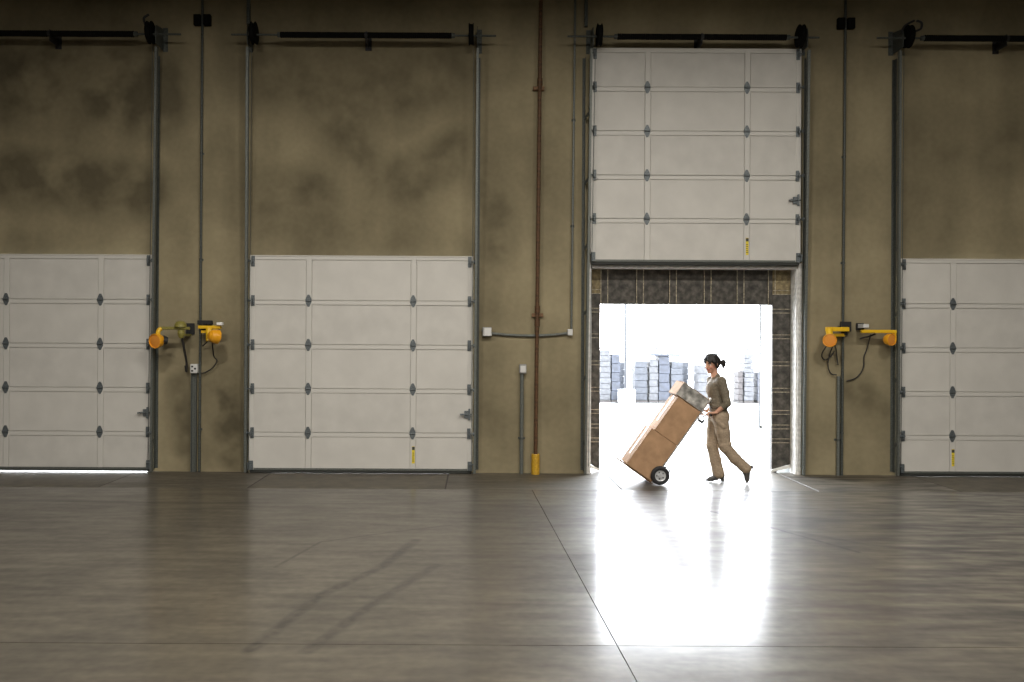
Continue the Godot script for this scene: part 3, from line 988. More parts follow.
func dock_lamps() -> void:
	# over the leftmost door: arm folded to the left, head in front of the door edge
	var o := thing("dock_lamp", Vector3(-4.03, 2.0, 0), "amber dock lamp on a folded olive arm beside the leftmost door", "dock lamp", "swing-arm dock lamps")
	box_part("wall_plate", o, M.black, Vector3(-0.06, -0.06, 0.0), Vector3(0.06, 0.1, 0.02), 0.003)
	box_part("arm", o, M.lamp_olive, Vector3(-0.32, 0.005, 0.28), Vector3(0.09, 0.045, 0.33), 0.006)
	box_part("inner_arm", o, M.lamp_olive, Vector3(-0.04, -0.085, 0.02), Vector3(0.02, -0.05, 0.32), 0.005)
	var st := mb()
	lathe(st, [Vector2(0.085, 0.0), Vector2(0.08, 0.04), Vector2(0.055, 0.075), Vector2(0.0, 0.09)], Transform3D(Basis(), Vector3(-0.04, 0.04, 0.3)), 18)
	part("pivot_cap", st, M.lamp_olive, o)
	st = mb()
	lathe(st, [Vector2(0.0, -0.12), Vector2(0.03, -0.11), Vector2(0.05, -0.05), Vector2(0.045, 0.0), Vector2(0.0, 0.005)], Transform3D(Basis(), Vector3(-0.03, 0.0, 0.3)), 14)
	part("pivot_boss", st, M.lamp_olive, o)
	st = mb()
	tube(st, smooth_path([Vector3(-0.3, 0.02, 0.31), Vector3(-0.33, -0.01, 0.33), Vector3(-0.33, -0.08, 0.36)], 4), 0.03, 10)
	part("neck", st, M.lamp_yellow, o)
	lamp_head(o, Vector3(-0.335, -0.15, 0.37), Vector3(-0.35, -0.1, 0.95), 0.102)
	st = mb()
	cyl(st, Vector3(-0.27, -0.14, 0.33), Vector3(-0.22, -0.15, 0.3), 0.07, 0.05, 12)
	part("rear_bracket", st, M.black, o)
	cord_part(o, [Vector3(-0.02, -0.12, 0.28), Vector3(-0.015, -0.3, 0.2), Vector3(-0.015, -0.45, 0.12), Vector3(-0.03, -0.58, 0.08), Vector3(-0.05, -0.5, 0.06)], 0.016)

	o = thing("dock_lamp", Vector3(-3.8, 2.05, 0), "amber dock lamp on a yellow arm nearest the middle closed door", "dock lamp", "swing-arm dock lamps")
	box_part("wall_plate", o, M.black, Vector3(-0.1, 0.03, 0.058), Vector3(0.1, 0.09, 0.12), 0.006)
	box_part("standoff", o, M.black, Vector3(0.0, 0.035, 0.002), Vector3(0.09, 0.085, 0.058), 0.004)
	box_part("mount_tongue", o, M.black, Vector3(-0.03, -0.07, 0.06), Vector3(0.02, 0.06, 0.16), 0.004)
	box_part("arm", o, M.lamp_yellow, Vector3(-0.05, -0.03, 0.16), Vector3(0.26, 0.015, 0.24), 0.006)
	box_part("lower_arm", o, M.lamp_yellow, Vector3(-0.02, -0.09, 0.14), Vector3(0.12, -0.05, 0.2), 0.005)
	box_part("end_clip", o, M.white, Vector3(0.22, 0.02, 0.2), Vector3(0.3, 0.06, 0.28), 0.006)
	st = mb()
	cyl(st, Vector3(0.1, -0.02, 0.22), Vector3(0.1, -0.2, 0.26), 0.045, 0.03, 12)
	part("neck", st, M.lamp_yellow, o)
	lamp_head(o, Vector3(0.21, -0.135, 0.32), Vector3(0.75, -0.15, -0.65), 0.1)
	cord_part(o, [Vector3(0.16, -0.22, 0.27), Vector3(0.15, -0.33, 0.2), Vector3(0.14, -0.42, 0.12), Vector3(0.17, -0.48, 0.08), Vector3(0.1, -0.58, 0.06), Vector3(0.0, -0.64, 0.05), Vector3(-0.06, -0.66, 0.05)])
	cord_part(o, [Vector3(0.08, -0.1, 0.2), Vector3(0.05, -0.2, 0.12), Vector3(-0.04, -0.27, 0.06)])

	o = thing("dock_lamp", Vector3(5.2, 2.06, 0), "amber dock lamp on a yellow arm near the open doorway", "dock lamp", "swing-arm dock lamps")
	box_part("wall_plate", o, M.black, Vector3(-0.06, -0.03, 0.058), Vector3(0.09, 0.11, 0.1), 0.006)
	box_part("standoff", o, M.black, Vector3(0.045, -0.02, 0.002), Vector3(0.085, 0.1, 0.058), 0.004)
	box_part("arm", o, M.lamp_yellow, Vector3(-0.31, -0.03, 0.16), Vector3(-0.0, 0.03, 0.24), 0.006)
	box_part("lower_arm", o, M.lamp_yellow, Vector3(-0.2, -0.1, 0.1), Vector3(-0.02, -0.06, 0.16), 0.005)
	box_part("mount_tongue", o, M.black, Vector3(-0.04, -0.08, 0.06), Vector3(0.0, 0.04, 0.18), 0.004)
	st = mb()
	cyl(st, Vector3(-0.28, 0.0, 0.22), Vector3(-0.29, -0.09, 0.27), 0.05, 0.045, 12)
	part("neck", st, M.lamp_yellow, o)
	lamp_head(o, Vector3(-0.3, -0.15, 0.3), Vector3(-0.35, -0.15, 0.9), 0.093)
	cord_part(o, [Vector3(-0.31, -0.22, 0.24), Vector3(-0.32, -0.33, 0.1), Vector3(-0.3, -0.4, 0.06), Vector3(-0.25, -0.43, 0.05), Vector3(-0.17, -0.37, 0.05), Vector3(-0.13, -0.3, 0.05)])
	cord_part(o, [Vector3(-0.22, -0.18, 0.25), Vector3(-0.18, -0.25, 0.1), Vector3(-0.2, -0.38, 0.05), Vector3(-0.22, -0.5, 0.05), Vector3(-0.18, -0.62, 0.05), Vector3(-0.1, -0.64, 0.06)])
	cord_part(o, [Vector3(-0.2, -0.2, 0.22), Vector3(-0.12, -0.28, 0.08), Vector3(-0.1, -0.36, 0.05), Vector3(-0.08, -0.5, 0.06)])

	o = thing("dock_lamp", Vector3(5.43, 2.05, 0), "amber dock lamp on a long yellow arm beside the rightmost door", "dock lamp", "swing-arm dock lamps")
	box_part("wall_plate", o, M.black, Vector3(-0.04, 0.0, 0.0), Vector3(0.06, 0.1, 0.05), 0.005)
	box_part("mount_block", o, M.outlet, Vector3(-0.03, 0.03, 0.05), Vector3(0.05, 0.085, 0.22), 0.005)
	box_part("arm", o, M.lamp_yellow, Vector3(-0.04, -0.04, 0.15), Vector3(0.44, 0.005, 0.22), 0.006)
	box_part("arm_end", o, M.lamp_yellow, Vector3(0.4, -0.15, 0.16), Vector3(0.44, -0.01, 0.21), 0.006)
	lamp_head(o, Vector3(0.345, -0.13, 0.2), Vector3(0.35, -0.05, 0.9), 0.085)
	cord_part(o, [Vector3(0.16, -0.05, 0.17), Vector3(0.1, -0.09, 0.1), Vector3(0.06, -0.1, 0.06), Vector3(0.0, -0.12, 0.05)], 0.012)
	cord_part(o, [Vector3(0.12, -0.06, 0.12), Vector3(0.11, -0.27, 0.02), Vector3(0.07, -0.38, 0.025), Vector3(0.07, -0.5, 0.02), Vector3(0.03, -0.6, 0.02), Vector3(-0.05, -0.68, 0.02), Vector3(-0.17, -0.72, 0.02)])


# ---------------------------------------------------------------- yard outside
func pallet_load(px: float, z: float, w: float, h: float, d: float, m: Material, label: String, layers: int) -> void:
	var o := thing("pallet_load", Vector3(px, -1.2, z), label, "pallet load", "wrapped loads standing in the yard")
	var st := mb()
	for k in 3:
		box(st, Vector3(0, 0.02 + k * 0.05, 0), Vector3(w, 0.022 if k != 1 else 0.06, d), 0.0)
	part("pallet", st, M.pallet, o)
	var lh := (h - 0.14) / layers
	for k in layers:
		st = mb()
		box(st, Vector3((k % 2) * 0.02 - 0.01, 0.14 + lh * (k + 0.5), 0), Vector3(w * (0.97 - 0.03 * (k % 3)), lh - 0.012, d * 0.95), 0.015)
		part("wrapped_layer", st, m, o)


func yard() -> void:
	# z = -31 stands about 43 m from the camera
	var s := 43.0 / 847.0
	var list := [
		[604.0, 11.0, 349.0, M.wrap_white, "pale layered load at the left side of the doorway in the yard", 9, 0.0],
		[614.6, 8.6, 353.0, M.wrap_blue, "slim tall blue load left of the white crate in the yard", 5, 0.0],
		[625.5, 11.5, 362.0, M.wrap_pale, "grey blue load behind the low white crate in the yard", 5, -2.2],
		[639.5, 13.0, 359.5, M.wrap_pale, "broad blue grey load right of the white crate in the yard", 6, 0.0],
		[652.0, 9.0, 358.0, M.wrap_white, "pale narrow load beside the blue capped one in the yard", 6, 0.0],
		[662.5, 11.0, 354.5, M.wrap_blue, "blue load with a dark cap above the cartons in the yard", 5, 0.0],
		[675.0, 12.0, 360.0, M.wrap_pale, "blue grey load right of the capped one in the yard", 6, 0.0],
		[688.5, 12.5, 361.0, M.wrap_pale, "blue grey load second from the worker's face in the yard", 6, -1.5],
		[701.5, 11.5, 363.0, M.wrap_white, "washed out low load just left of the worker's head in the yard", 4, 0.0],
		[738.0, 4.6, 369.0, M.wrap_brown, "slim brown load right of the worker in the yard", 5, 0.0],
		[746.3, 9.6, 352.0, M.wrap_white, "tall striped load of pale layers right of the worker in the yard", 10, 0.0],
		[758.0, 6.5, 370.0, M.wrap_blue, "small blue load next to the white wing panel in the yard", 4, 0.0],
	]
	for l in list:
		var top: float = (401.0 - l[2]) * s
		pallet_load((l[0] - 475.0) * s * 1.0, -31.0 + l[6], l[1] * s, top, 1.0 if l[6] == 0.0 else 0.8, l[3], l[4], l[5])
	var c := thing("white_crate", Vector3((626.3 - 475.0) * s * 0.98, -1.2, -30.0), "low white crate between two blue loads in the yard", "crate")
	box_part("crate_body", c, M.white, Vector3(-0.36, 0.06, -0.4), Vector3(0.36, 0.66, 0.4), 0.02)
	box_part("crate_lid", c, M.frame_white, Vector3(-0.38, 0.66, -0.42), Vector3(0.38, 0.7, 0.42), 0.01)
	for q in [-0.28, 0.28]:
		box_part("skid", c, M.pallet, Vector3(q - 0.05, 0.0, -0.4), Vector3(q + 0.05, 0.06, 0.4), 0.0)
	var cap := thing("roof_sheet", Vector3((662.5 - 475.0) * s, -1.2 + 46.5 * s + 0.0, -31.0), "dark blue sheet laid over the tall load above the cartons", "sheet")
	box_part("sheet", cap, M.wrap_blue, Vector3(-0.72, 0.0, -0.6), Vector3(0.75, 0.12, 0.6), 0.03)
	var pole := thing("lamp_post", Vector3(8.36, -1.2, -35), "thin grey lamp post rising behind the loads in the yard", "lamp post")
	var st := mb()
	cyl(st, Vector3.ZERO, Vector3(0, 9.0, 0), 0.085, 0.07, 10)
	part("post", st, M.pole, pole)
	st = mb()
	cyl(st, Vector3.ZERO, Vector3(0, 0.5, 0), 0.16, 0.14, 12)
	part("footing", st, M.lot, pole)
	st = mb()
	tube(st, smooth_path([Vector3(0, 8.9, 0), Vector3(0.3, 9.3, 0), Vector3(1.0, 9.4, 0)], 4), 0.035, 8)
	box(st, Vector3(1.25, 9.38, 0), Vector3(0.6, 0.12, 0.25), 0.02)
	part("lamp_arm", st, M.pole, pole)
	var fe := thing("yard_fence", Vector3(12, -1.2, -44), "far pale rail fence along the yard behind the loads", "fence")
	for k in 9:
		box_part("post", fe, M.wrap_white, Vector3(-8 + k * 2.0 - 0.05, 0, -0.05), Vector3(-8 + k * 2.0 + 0.05, 2.7, 0.05), 0.0)
	for y in [1.7, 2.6]:
		box_part("rail", fe, M.wrap_white, Vector3(-8, y, 0.05), Vector3(8, y + 0.07, 0.09), 0.0)


# ---------------------------------------------------------------- hand truck and cartons
const TRUCK_AT := Vector3(2.32, 0.03, 0.68)
const TRUCK_TURN := 35.0  # degrees back from upright


func truck_frame() -> Transform3D:
	# local y runs up the rails, local x back towards the worker, local z towards the room
	var u := Vector3(sin(deg_to_rad(TRUCK_TURN)), cos(deg_to_rad(TRUCK_TURN)), 0)
	var w := Vector3(u.y, -u.x, 0)
	return Transform3D(Basis(w, u, Vector3(0, 0, 1)), TRUCK_AT)


func hand_truck() -> void:
	var t := truck_frame()
	var o := thing("hand_truck", Vector3.ZERO, "tilted white hand truck with black tyres carrying the cartons", "hand truck")
	o.transform = t
	for s in [-1.0, 1.0]:
		var st := mb()
		tube(st, smooth_path([Vector3(0.022, 0.0, s * 0.15), Vector3(0.022, 0.5, s * 0.15), Vector3(0.022, 1.12, s * 0.15), Vector3(0.022, 1.36, s * 0.15)], 4), 0.014, 10)
		part("rail", st, M.truck_white, o)
		st = mb()
		tube(st, smooth_path([Vector3(0.022, 1.02, s * 0.15), Vector3(0.07, 1.09, s * 0.14), Vector3(0.11, 1.15, s * 0.125), Vector3(0.122, 1.165, s * 0.12)], 4), 0.012, 8)
		part("handle_stay", st, M.truck_white, o)
		st = mb()
		prism(st, PackedVector2Array([Vector2(0.01, 0.06), Vector2(0.05, 0.10), Vector2(0.055, 0.17), Vector2(0.025, 0.33), Vector2(0.008, 0.33)]), s * 0.165 - 0.004, s * 0.165 + 0.004)
		part("wheel_bracket", st, M.truck_white, o)
		st = mb()
		tube(st, smooth_path([Vector3(0.03, 0.27, s * 0.2), Vector3(0.08, 0.275, s * 0.22), Vector3(0.115, 0.25, s * 0.22), Vector3(0.1, 0.225, s * 0.22)], 4), 0.009, 6)
		part("wheel_guard", st, M.hinge, o)
		# wheel
		var wc := Vector3(0.033, 0.139, s * 0.255)
		st = mb()
		var ax := Transform3D(Basis(Vector3.RIGHT, PI / 2), wc)
		lathe(st, [Vector2(0.072, -0.026), Vector2(0.1, -0.032), Vector2(0.118, -0.024), Vector2(0.125, 0.0), Vector2(0.118, 0.024), Vector2(0.1, 0.032), Vector2(0.072, 0.026), Vector2(0.072, -0.026)], ax, 28)
		var wh := part("wheel", st, M.rubber, o)
		st = mb()
		lathe(st, [Vector2(0.0, -0.03), Vector2(0.025, -0.03), Vector2(0.03, -0.012), Vector2(0.06, -0.014), Vector2(0.074, -0.024), Vector2(0.074, 0.024), Vector2(0.06, 0.014), Vector2(0.03, 0.012), Vector2(0.025, 0.03), Vector2(0.0, 0.03)], ax, 22)
		part("hub", st, M.hub, wh)
		for k in 5:
			st = mb()
			var a := TAU * k / 5
			cyl(st, wc + Vector3(cos(a) * 0.045, sin(a) * 0.045, -0.02), wc + Vector3(cos(a) * 0.045, sin(a) * 0.045, 0.02), 0.009, 0.009, 8)
			part("hub_bolt", st, M.galv_dark, wh)
	for y in [0.3, 0.62, 0.94, 1.3]:
		var st := mb()
		cyl(st, Vector3(0.022, y, -0.15), Vector3(0.022, y, 0.15), 0.011, 0.011, 8)
		part("crossbar", st, M.truck_white, o)
	var st3 := mb()
	cyl(st3, Vector3(0.033, 0.139, -0.23), Vector3(0.033, 0.139, 0.23), 0.01, 0.01, 8)
	part("axle", st3, M.galv_dark, o)
	box_part("nose_plate", o, M.card_dark, Vector3(-0.5, -0.014, -0.2), Vector3(0.03, 0.004, 0.2), 0.002)
	st3 = mb()
	cyl(st3, Vector3(0.122, 1.165, -0.25), Vector3(0.122, 1.165, 0.25), 0.013, 0.013, 10)
	part("handle_bar", st3, M.truck_white, o)
	for s in [-1.0, 1.0]:
		st3 = mb()
		cyl(st3, Vector3(0.122, 1.165, s * 0.14), Vector3(0.122, 1.165, s * 0.25), 0.016, 0.016, 12)
		part("grip", st3, M.black, o)
	st3 = mb()
	box(st3, Vector3(0.075, 1.03, 0.165), Vector3(0.07, 0.035, 0.03), 0.006)
	box(st3, Vector3(0.105, 1.05, 0.165), Vector3(0.025, 0.06, 0.03), 0.006)
	part("latch", st3, M.black, o)


func carton(called: String, y0: float, y1: float, x0: float, x1: float, z0: float, z1: float, label: String, tape: bool) -> Node3D:
	var t := truck_frame()
	var c := Vector3((x0 + x1) / 2, y0, (z0 + z1) / 2)
	var o := thing(called, t * c, label, "carton", "cartons on the hand truck")
	o.basis = t.basis
	var h := y1 - y0
	var st := mb()
	box(st, Vector3(0, h / 2, 0), Vector3(x1 - x0, h - 0.004, z1 - z0), 0.005)
	part("carton_body", st, M.card, o)
	# flaps folded shut on the top, meeting in the middle, and the tape that closes them
	for s in [-1.0, 1.0]:
		box_part("top_flap", o, M.card, Vector3(minf(0.002 * s, s * (x1 - x0) / 2), h - 0.003, -(z1 - z0) / 2), Vector3(maxf(0.002 * s, s * (x1 - x0) / 2), h - 0.0005, (z1 - z0) / 2), 0.0005)
	if tape:
		box_part("tape", o, M.tape, Vector3(-(x1 - x0) / 2 - 0.0015, h * 0.25, -0.03), Vector3(-(x1 - x0) / 2, h - 0.002, 0.03), 0.0004)
	return o


func cartons() -> void:
	carton("cardboard_box", 0.006, 0.585, -0.405, -0.001, 0.0 - 0.22, 0.22, "large brown cardboard box at the bottom of the hand truck", true)
	carton("cardboard_box", 0.5845, 1.125, -0.36, -0.001, 0.0 - 0.215, 0.212, "brown cardboard box in the middle of the tilted stack", true)
	var o := carton("cardboard_box", 1.128, 1.325, -0.405, 0.0, -0.22, 0.215, "shallow box with a mottled grey side on top of the stack", false)
	var sp := box_part("printed_side", o, M.grey_film, Vector3(-0.2, 0.006, 0.2175), Vector3(0.2, 0.19, 0.2195), 0.0008)
	sp.set_meta("label", "mottled grey side sheet")


# ---------------------------------------------------------------- the worker: a smooth union of tapered capsules, meshed by surface nets
func field_mesh(st: SurfaceTool, prims: Array, cell: float, k: float, tint = null) -> void:
	var lo := Vector3.ONE * 1e9
	var hi := -lo
	for p in prims:
		var q: Vector3 = p[4] if p.size() > 4 else Vector3.ONE
		for e in [0, 1]:
			var r: float = p[2 + e]
			var ext := Vector3(r / q.x, r / q.y, r / q.z)
			lo = lo.min(p[e] - ext)
			hi = hi.max(p[e] + ext)
	lo -= Vector3.ONE * cell * 2.5
	hi += Vector3.ONE * cell * 2.5
	var nx := int((hi.x - lo.x) / cell) + 2
	var ny := int((hi.y - lo.y) / cell) + 2
	var nz := int((hi.z - lo.z) / cell) + 2
	var f := PackedFloat32Array()
	f.resize(nx * ny * nz)
	f.fill(1.0)
	for p in prims:
		var a: Vector3 = p[0]
		var b: Vector3 = p[1]
		var ra: float = p[2]
		var rb: float = p[3]
		var q: Vector3 = p[4] if p.size() > 4 else Vector3.ONE
		var m := k + cell * 2.0
		var e1 := Vector3((ra + m) / q.x, (ra + m) / q.y, (ra + m) / q.z)
		var e2 := Vector3((rb + m) / q.x, (rb + m) / q.y, (rb + m) / q.z)
		var pl := ((a - e1).min(b - e2) - lo) / cell
		var ph := ((a + e1).max(b + e2) - lo) / cell
		var ab := (b - a) * q
		var l2 := maxf(ab.dot(ab), 1e-9)
		for z in range(maxi(0, int(pl.z)), mini(nz - 1, int(ph.z) + 1) + 1):
			for y in range(maxi(0, int(pl.y)), mini(ny - 1, int(ph.y) + 1) + 1):
				var row := (z * ny + y) * nx
				for x in range(maxi(0, int(pl.x)), mini(nx - 1, int(ph.x) + 1) + 1):
					var pa := (lo + Vector3(x, y, z) * cell - a) * q
					var h := clampf(pa.dot(ab) / l2, 0.0, 1.0)
					var d := (pa - ab * h).length() - ra - (rb - ra) * h
					var o := f[row + x]
					var hh := maxf(k - absf(d - o), 0.0) / k
					f[row + x] = minf(d, o) - hh * hh * k * 0.25
	var at := {}
	var pos := PackedVector3Array()
	var nor := PackedVector3Array()
	var sy := nx
	var sz := nx * ny
	for z in nz - 1:
		for y in ny - 1:
			for x in nx - 1:
				var i := z * sz + y * sy + x
				var v := [f[i], f[i + 1], f[i + sy], f[i + sy + 1], f[i + sz], f[i + sz + 1], f[i + sz + sy], f[i + sz + sy + 1]]
				var neg := 0
				for w in v:
					if w < 0.0:
						neg += 1
				if neg == 0 or neg == 8:
					continue
				var sum := Vector3.ZERO
				var n := 0
				for e in [[0, 1], [2, 3], [4, 5], [6, 7], [0, 2], [1, 3], [4, 6], [5, 7], [0, 4], [1, 5], [2, 6], [3, 7]]:
					var c: float = v[e[0]]
					var d: float = v[e[1]]
					if (c < 0.0) != (d < 0.0):
						var t := c / (c - d)
						var p0 := Vector3(e[0] & 1, (e[0] >> 1) & 1, e[0] >> 2)
						var p1 := Vector3(e[1] & 1, (e[1] >> 1) & 1, e[1] >> 2)
						sum += p0.lerp(p1, t)
						n += 1
				at[i] = pos.size()
				pos.append(lo + (Vector3(x, y, z) + sum / n) * cell)
				nor.append(Vector3(v[1] + v[3] + v[5] + v[7] - v[0] - v[2] - v[4] - v[6], v[2] + v[3] + v[6] + v[7] - v[0] - v[1] - v[4] - v[5], v[4] + v[5] + v[6] + v[7] - v[0] - v[1] - v[2] - v[3]).normalized())
	for i in at:
		for e in [[1, sy, sz], [sy, sz, 1], [sz, 1, sy]]:
			if (f[i] < 0.0) == (f[i + e[0]] < 0.0):
				continue
			if not (at.has(i - e[1]) and at.has(i - e[2]) and at.has(i - e[1] - e[2])):
				continue
			var c := [at[i], at[i - e[1]], at[i - e[1] - e[2]], at[i - e[2]]]
			for tr in [[0, 1, 2], [0, 2, 3]]:
				var pa2 := pos[c[tr[0]]]
				var pb2 := pos[c[tr[1]]]
				var pc2 := pos[c[tr[2]]]
				var na := nor[c[tr[0]]]
				var nb := nor[c[tr[1]]]
				var nc := nor[c[tr[2]]]
				var flip := (pb2 - pa2).cross(pc2 - pa2).dot(na + nb + nc) > 0.0
				var order := [[pa2, na], [pc2, nc], [pb2, nb]] if flip else [[pa2, na], [pb2, nb], [pc2, nc]]
				for w in order:
					if tint != null:
						st.set_color(tint.call(w[0]))
					st.set_normal(w[1])
					st.add_vertex(w[0])


func chain(out: Array, pts: Array, radii: Array, q := Vector3.ONE) -> void:
	for i in pts.size() - 1:
		out.append([pts[i], pts[i + 1], radii[i], radii[i + 1], q])


func worker() -> void:
	var base := Vector3(3.25, 0, 0.72)
	var o := thing("person", base, "person in olive shirt and khaki trousers pushing the loaded hand truck", "person")
	var L := func(x: float, y: float, z: float) -> Vector3: return Vector3(x, y, z) - base
	# joints
	var chest: Vector3 = L.call(3.215, 1.26, 0.72)
	var belly: Vector3 = L.call(3.225, 1.08, 0.72)
	var hips: Vector3 = L.call(3.245, 0.93, 0.72)
	var neck0: Vector3 = L.call(3.21, 1.40, 0.72)
	var neck1: Vector3 = L.call(3.175, 1.475, 0.725)
	var sh_n: Vector3 = L.call(3.235, 1.355, 0.885)
	var sh_f: Vector3 = L.call(3.205, 1.355, 0.56)
	var el_n: Vector3 = L.call(3.30, 1.07, 0.93)
	var el_f: Vector3 = L.call(3.29, 1.08, 0.52)
	var bar := truck_frame() * Vector3(0.122, 1.165, 0.0) - base
	var bz_n := truck_frame() * Vector3(0.122, 1.165, 0.195) - base
	var bz_f := truck_frame() * Vector3(0.122, 1.165, -0.195) - base
	var wr_n := bz_n + Vector3(0.085, 0.035, 0.0)
	var wr_f := bz_f + Vector3(0.085, 0.035, 0.0)
	var hip_n: Vector3 = L.call(3.25, 0.88, 0.80)
	var hip_f: Vector3 = L.call(3.235, 0.88, 0.64)
	var kn_n: Vector3 = L.call(3.315, 0.49, 0.80)
	var kn_f: Vector3 = L.call(3.185, 0.49, 0.65)
	var an_n: Vector3 = L.call(3.595, 0.20, 0.80)
	var an_f: Vector3 = L.call(3.27, 0.115, 0.65)
	# head: forward, up, side axes
	var F := Vector3(-0.80, -0.08, 0.58).normalized()
	var S := F.cross(Vector3.UP).normalized()
	var U := S.cross(F).normalized()
	var C: Vector3 = L.call(3.155, 1.565, 0.73)
	var hp := func(f: float, u: float, s: float) -> Vector3: return C + F * f + U * u + S * s

	# skin: one surface for the body, finer grids for the head and hands
	var skin := mb()
	var bp := []
	chain(bp, [neck1, neck0, chest], [0.046, 0.05, 0.075])
	bp.append([chest + Vector3(0, 0.02, -0.07), chest + Vector3(0, 0.02, 0.07), 0.085, 0.085])
	bp.append([chest, belly, 0.098, 0.088, Vector3(1, 1, 0.74)])
	bp.append([belly, hips, 0.09, 0.105, Vector3(1, 1, 0.7)])
	chain(bp, [chest + Vector3(0.01, 0.08, 0.1), sh_n, el_n, wr_n], [0.05, 0.042, 0.036, 0.025])
	chain(bp, [chest + Vector3(0, 0.08, -0.1), sh_f, el_f, wr_f], [0.05, 0.042, 0.032, 0.022])
	chain(bp, [hip_n, kn_n, an_n], [0.078, 0.048, 0.034])
	chain(bp, [hip_f, kn_f, an_f], [0.078, 0.048, 0.034])
	chain(bp, [an_f, L.call(3.20, 0.06, 0.65)], [0.032, 0.022])
	chain(bp, [an_n, L.call(3.615, 0.11, 0.80)], [0.03, 0.022])
	var skin_c := Color(0.60, 0.33, 0.225)
	var tint := func(p: Vector3) -> Color:
		var d := p - C
		var f := d.dot(F)
		var u := d.dot(U)
		var s := d.dot(S)
		if f > 0.05 and absf(s) < 0.028 and absf(u + 0.052) < 0.011:
			return Color(0.42, 0.13, 0.11)
		if f > 0.06 and absf(absf(s) - 0.033) < 0.02 and absf(u - 0.032) < 0.006:
			return Color(0.05, 0.03, 0.02)
		if f > 0.0 and absf(absf(s) - 0.045) < 0.02 and absf(u + 0.02) < 0.02:
			return Color(0.64, 0.31, 0.22)
		return skin_c
	field_mesh(skin, bp, 0.012, 0.03, tint)
	var hd := []
	hd.append([hp.call(-0.035, 0.035, 0.0), hp.call(0.012, 0.045, 0.0), 0.077, 0.076])
	hd.append([hp.call(0.028, 0.03, 0.0), hp.call(0.04, -0.045, 0.0), 0.062, 0.046])
	hd.append([hp.call(0.03, -0.06, 0.0), hp.call(0.06, -0.085, 0.0), 0.042, 0.026])
	hd.append([hp.call(-0.01, -0.03, 0.0), neck1 + Vector3(0.01, -0.03, 0), 0.05, 0.046])
	hd.append([hp.call(0.092, 0.008, 0.0), hp.call(0.110, -0.020, 0.0), 0.007, 0.011])
	for s in [-1.0, 1.0]:
		hd.append([hp.call(0.1, -0.022, s * 0.008), hp.call(0.1, -0.022, s * 0.011), 0.008, 0.007])
		hd.append([hp.call(0.072, -0.02, s * 0.036), hp.call(0.055, -0.035, s * 0.04), 0.017, 0.014])
		hd.append([hp.call(0.088, 0.032, s * 0.012), hp.call(0.07, 0.034, s * 0.045), 0.010, 0.008])
		hd.append([hp.call(-0.008, 0.012, s * 0.074), hp.call(-0.002, -0.02, s * 0.071), 0.014, 0.009])
	hd.append([hp.call(0.088, -0.047, -0.012), hp.call(0.088, -0.047, 0.012), 0.008, 0.008])
	hd.append([hp.call(0.085, -0.059, -0.01), hp.call(0.085, -0.059, 0.01), 0.009, 0.009])
	field_mesh(skin, hd, 0.005, 0.012, tint)
	for hand in [[bz_n, wr_n, el_n, -1.0], [bz_f, wr_f, el_f, 1.0]]:
		var B: Vector3 = hand[0]
		var W: Vector3 = hand[1]
		var inward: float = hand[3]
		var hn := []
		var back: Vector3 = (hand[2] - W).normalized()
		hn.append([W + back * 0.05, W, 0.026, 0.023])
		for i in 4:
			var zo := (i - 1.5) * 0.021
			var lng: float = [0.92, 1.05, 1.0, 0.8][i] if inward < 0 else [0.8, 1.0, 1.05, 0.92][i]
			var kn := B + Vector3(0.026, 0.026, zo)
			hn.append([W + Vector3(0, 0, zo * 0.6), kn, 0.014, 0.0115])
			var p1 := B + Vector3(-0.012 * lng, 0.030, zo)
			var p2 := B + Vector3(-0.031, 0.004, zo)
			var p3 := B + Vector3(-0.012, -0.026 * lng, zo)
			chain(hn, [kn, p1, p2, p3], [0.0105, 0.0095, 0.009, 0.008])
		var th := W + Vector3(-0.012, -0.008, inward * 0.02)
		chain(hn, [th, B + Vector3(0.034, -0.008, inward * 0.042), B + Vector3(0.010, -0.027, inward * 0.036), B + Vector3(-0.012, -0.026, inward * 0.03)], [0.014, 0.011, 0.0095, 0.008])
		field_mesh(skin, hn, 0.004, 0.006, tint)
	part("body", skin, M.skin, o)
	# eyes
	for s in [-1.0, 1.0]:
		var ey := mb()
		var e0: Vector3 = hp.call(0.077, 0.012, s * 0.032)
		cyl(ey, e0, e0 + F * 0.0001, 0.011, 0.0, 12)
		lathe(ey, [Vector2(0.013, 0.0), Vector2(0.011, 0.005), Vector2(0.006, 0.009), Vector2(0.0, 0.0105)], Transform3D(Basis(S, F, S.cross(F)), e0), 14)
		var e := part("eye", ey, M.eye_white, o)
		ey = mb()
		lathe(ey, [Vector2(0.007, 0.0082), Vector2(0.0045, 0.0108), Vector2(0.0, 0.0118)], Transform3D(Basis(S, F, S.cross(F)), e0), 12)
		part("iris", ey, M.iris, e)

	# hair with a bun
	var hr := mb()
	var hh := []
	hh.append([hp.call(-0.045, 0.045, 0.0), hp.call(-0.008, 0.068, 0.0), 0.09, 0.09])
	hh.append([hp.call(-0.05, 0.0, 0.0), hp.call(-0.05, 0.03, 0.0), 0.068, 0.08])
	for s in [-1.0, 1.0]:
		hh.append([hp.call(0.05, 0.085, s * 0.02), hp.call(0.028, 0.05, s * 0.072), 0.042, 0.034])
		hh.append([hp.call(0.028, 0.05, s * 0.074), hp.call(0.012, -0.012, s * 0.08), 0.024, 0.013])
		hh.append([hp.call(0.06, 0.1, s * 0.015), hp.call(0.076, 0.062, s * 0.035), 0.03, 0.02])
	hh.append([hp.call(0.03, 0.105, 0.0), hp.call(-0.04, 0.105, 0.0), 0.052, 0.055])
	hh.append([hp.call(-0.1, 0.02, -0.02), hp.call(-0.14, 0.022, -0.05), 0.026, 0.024])
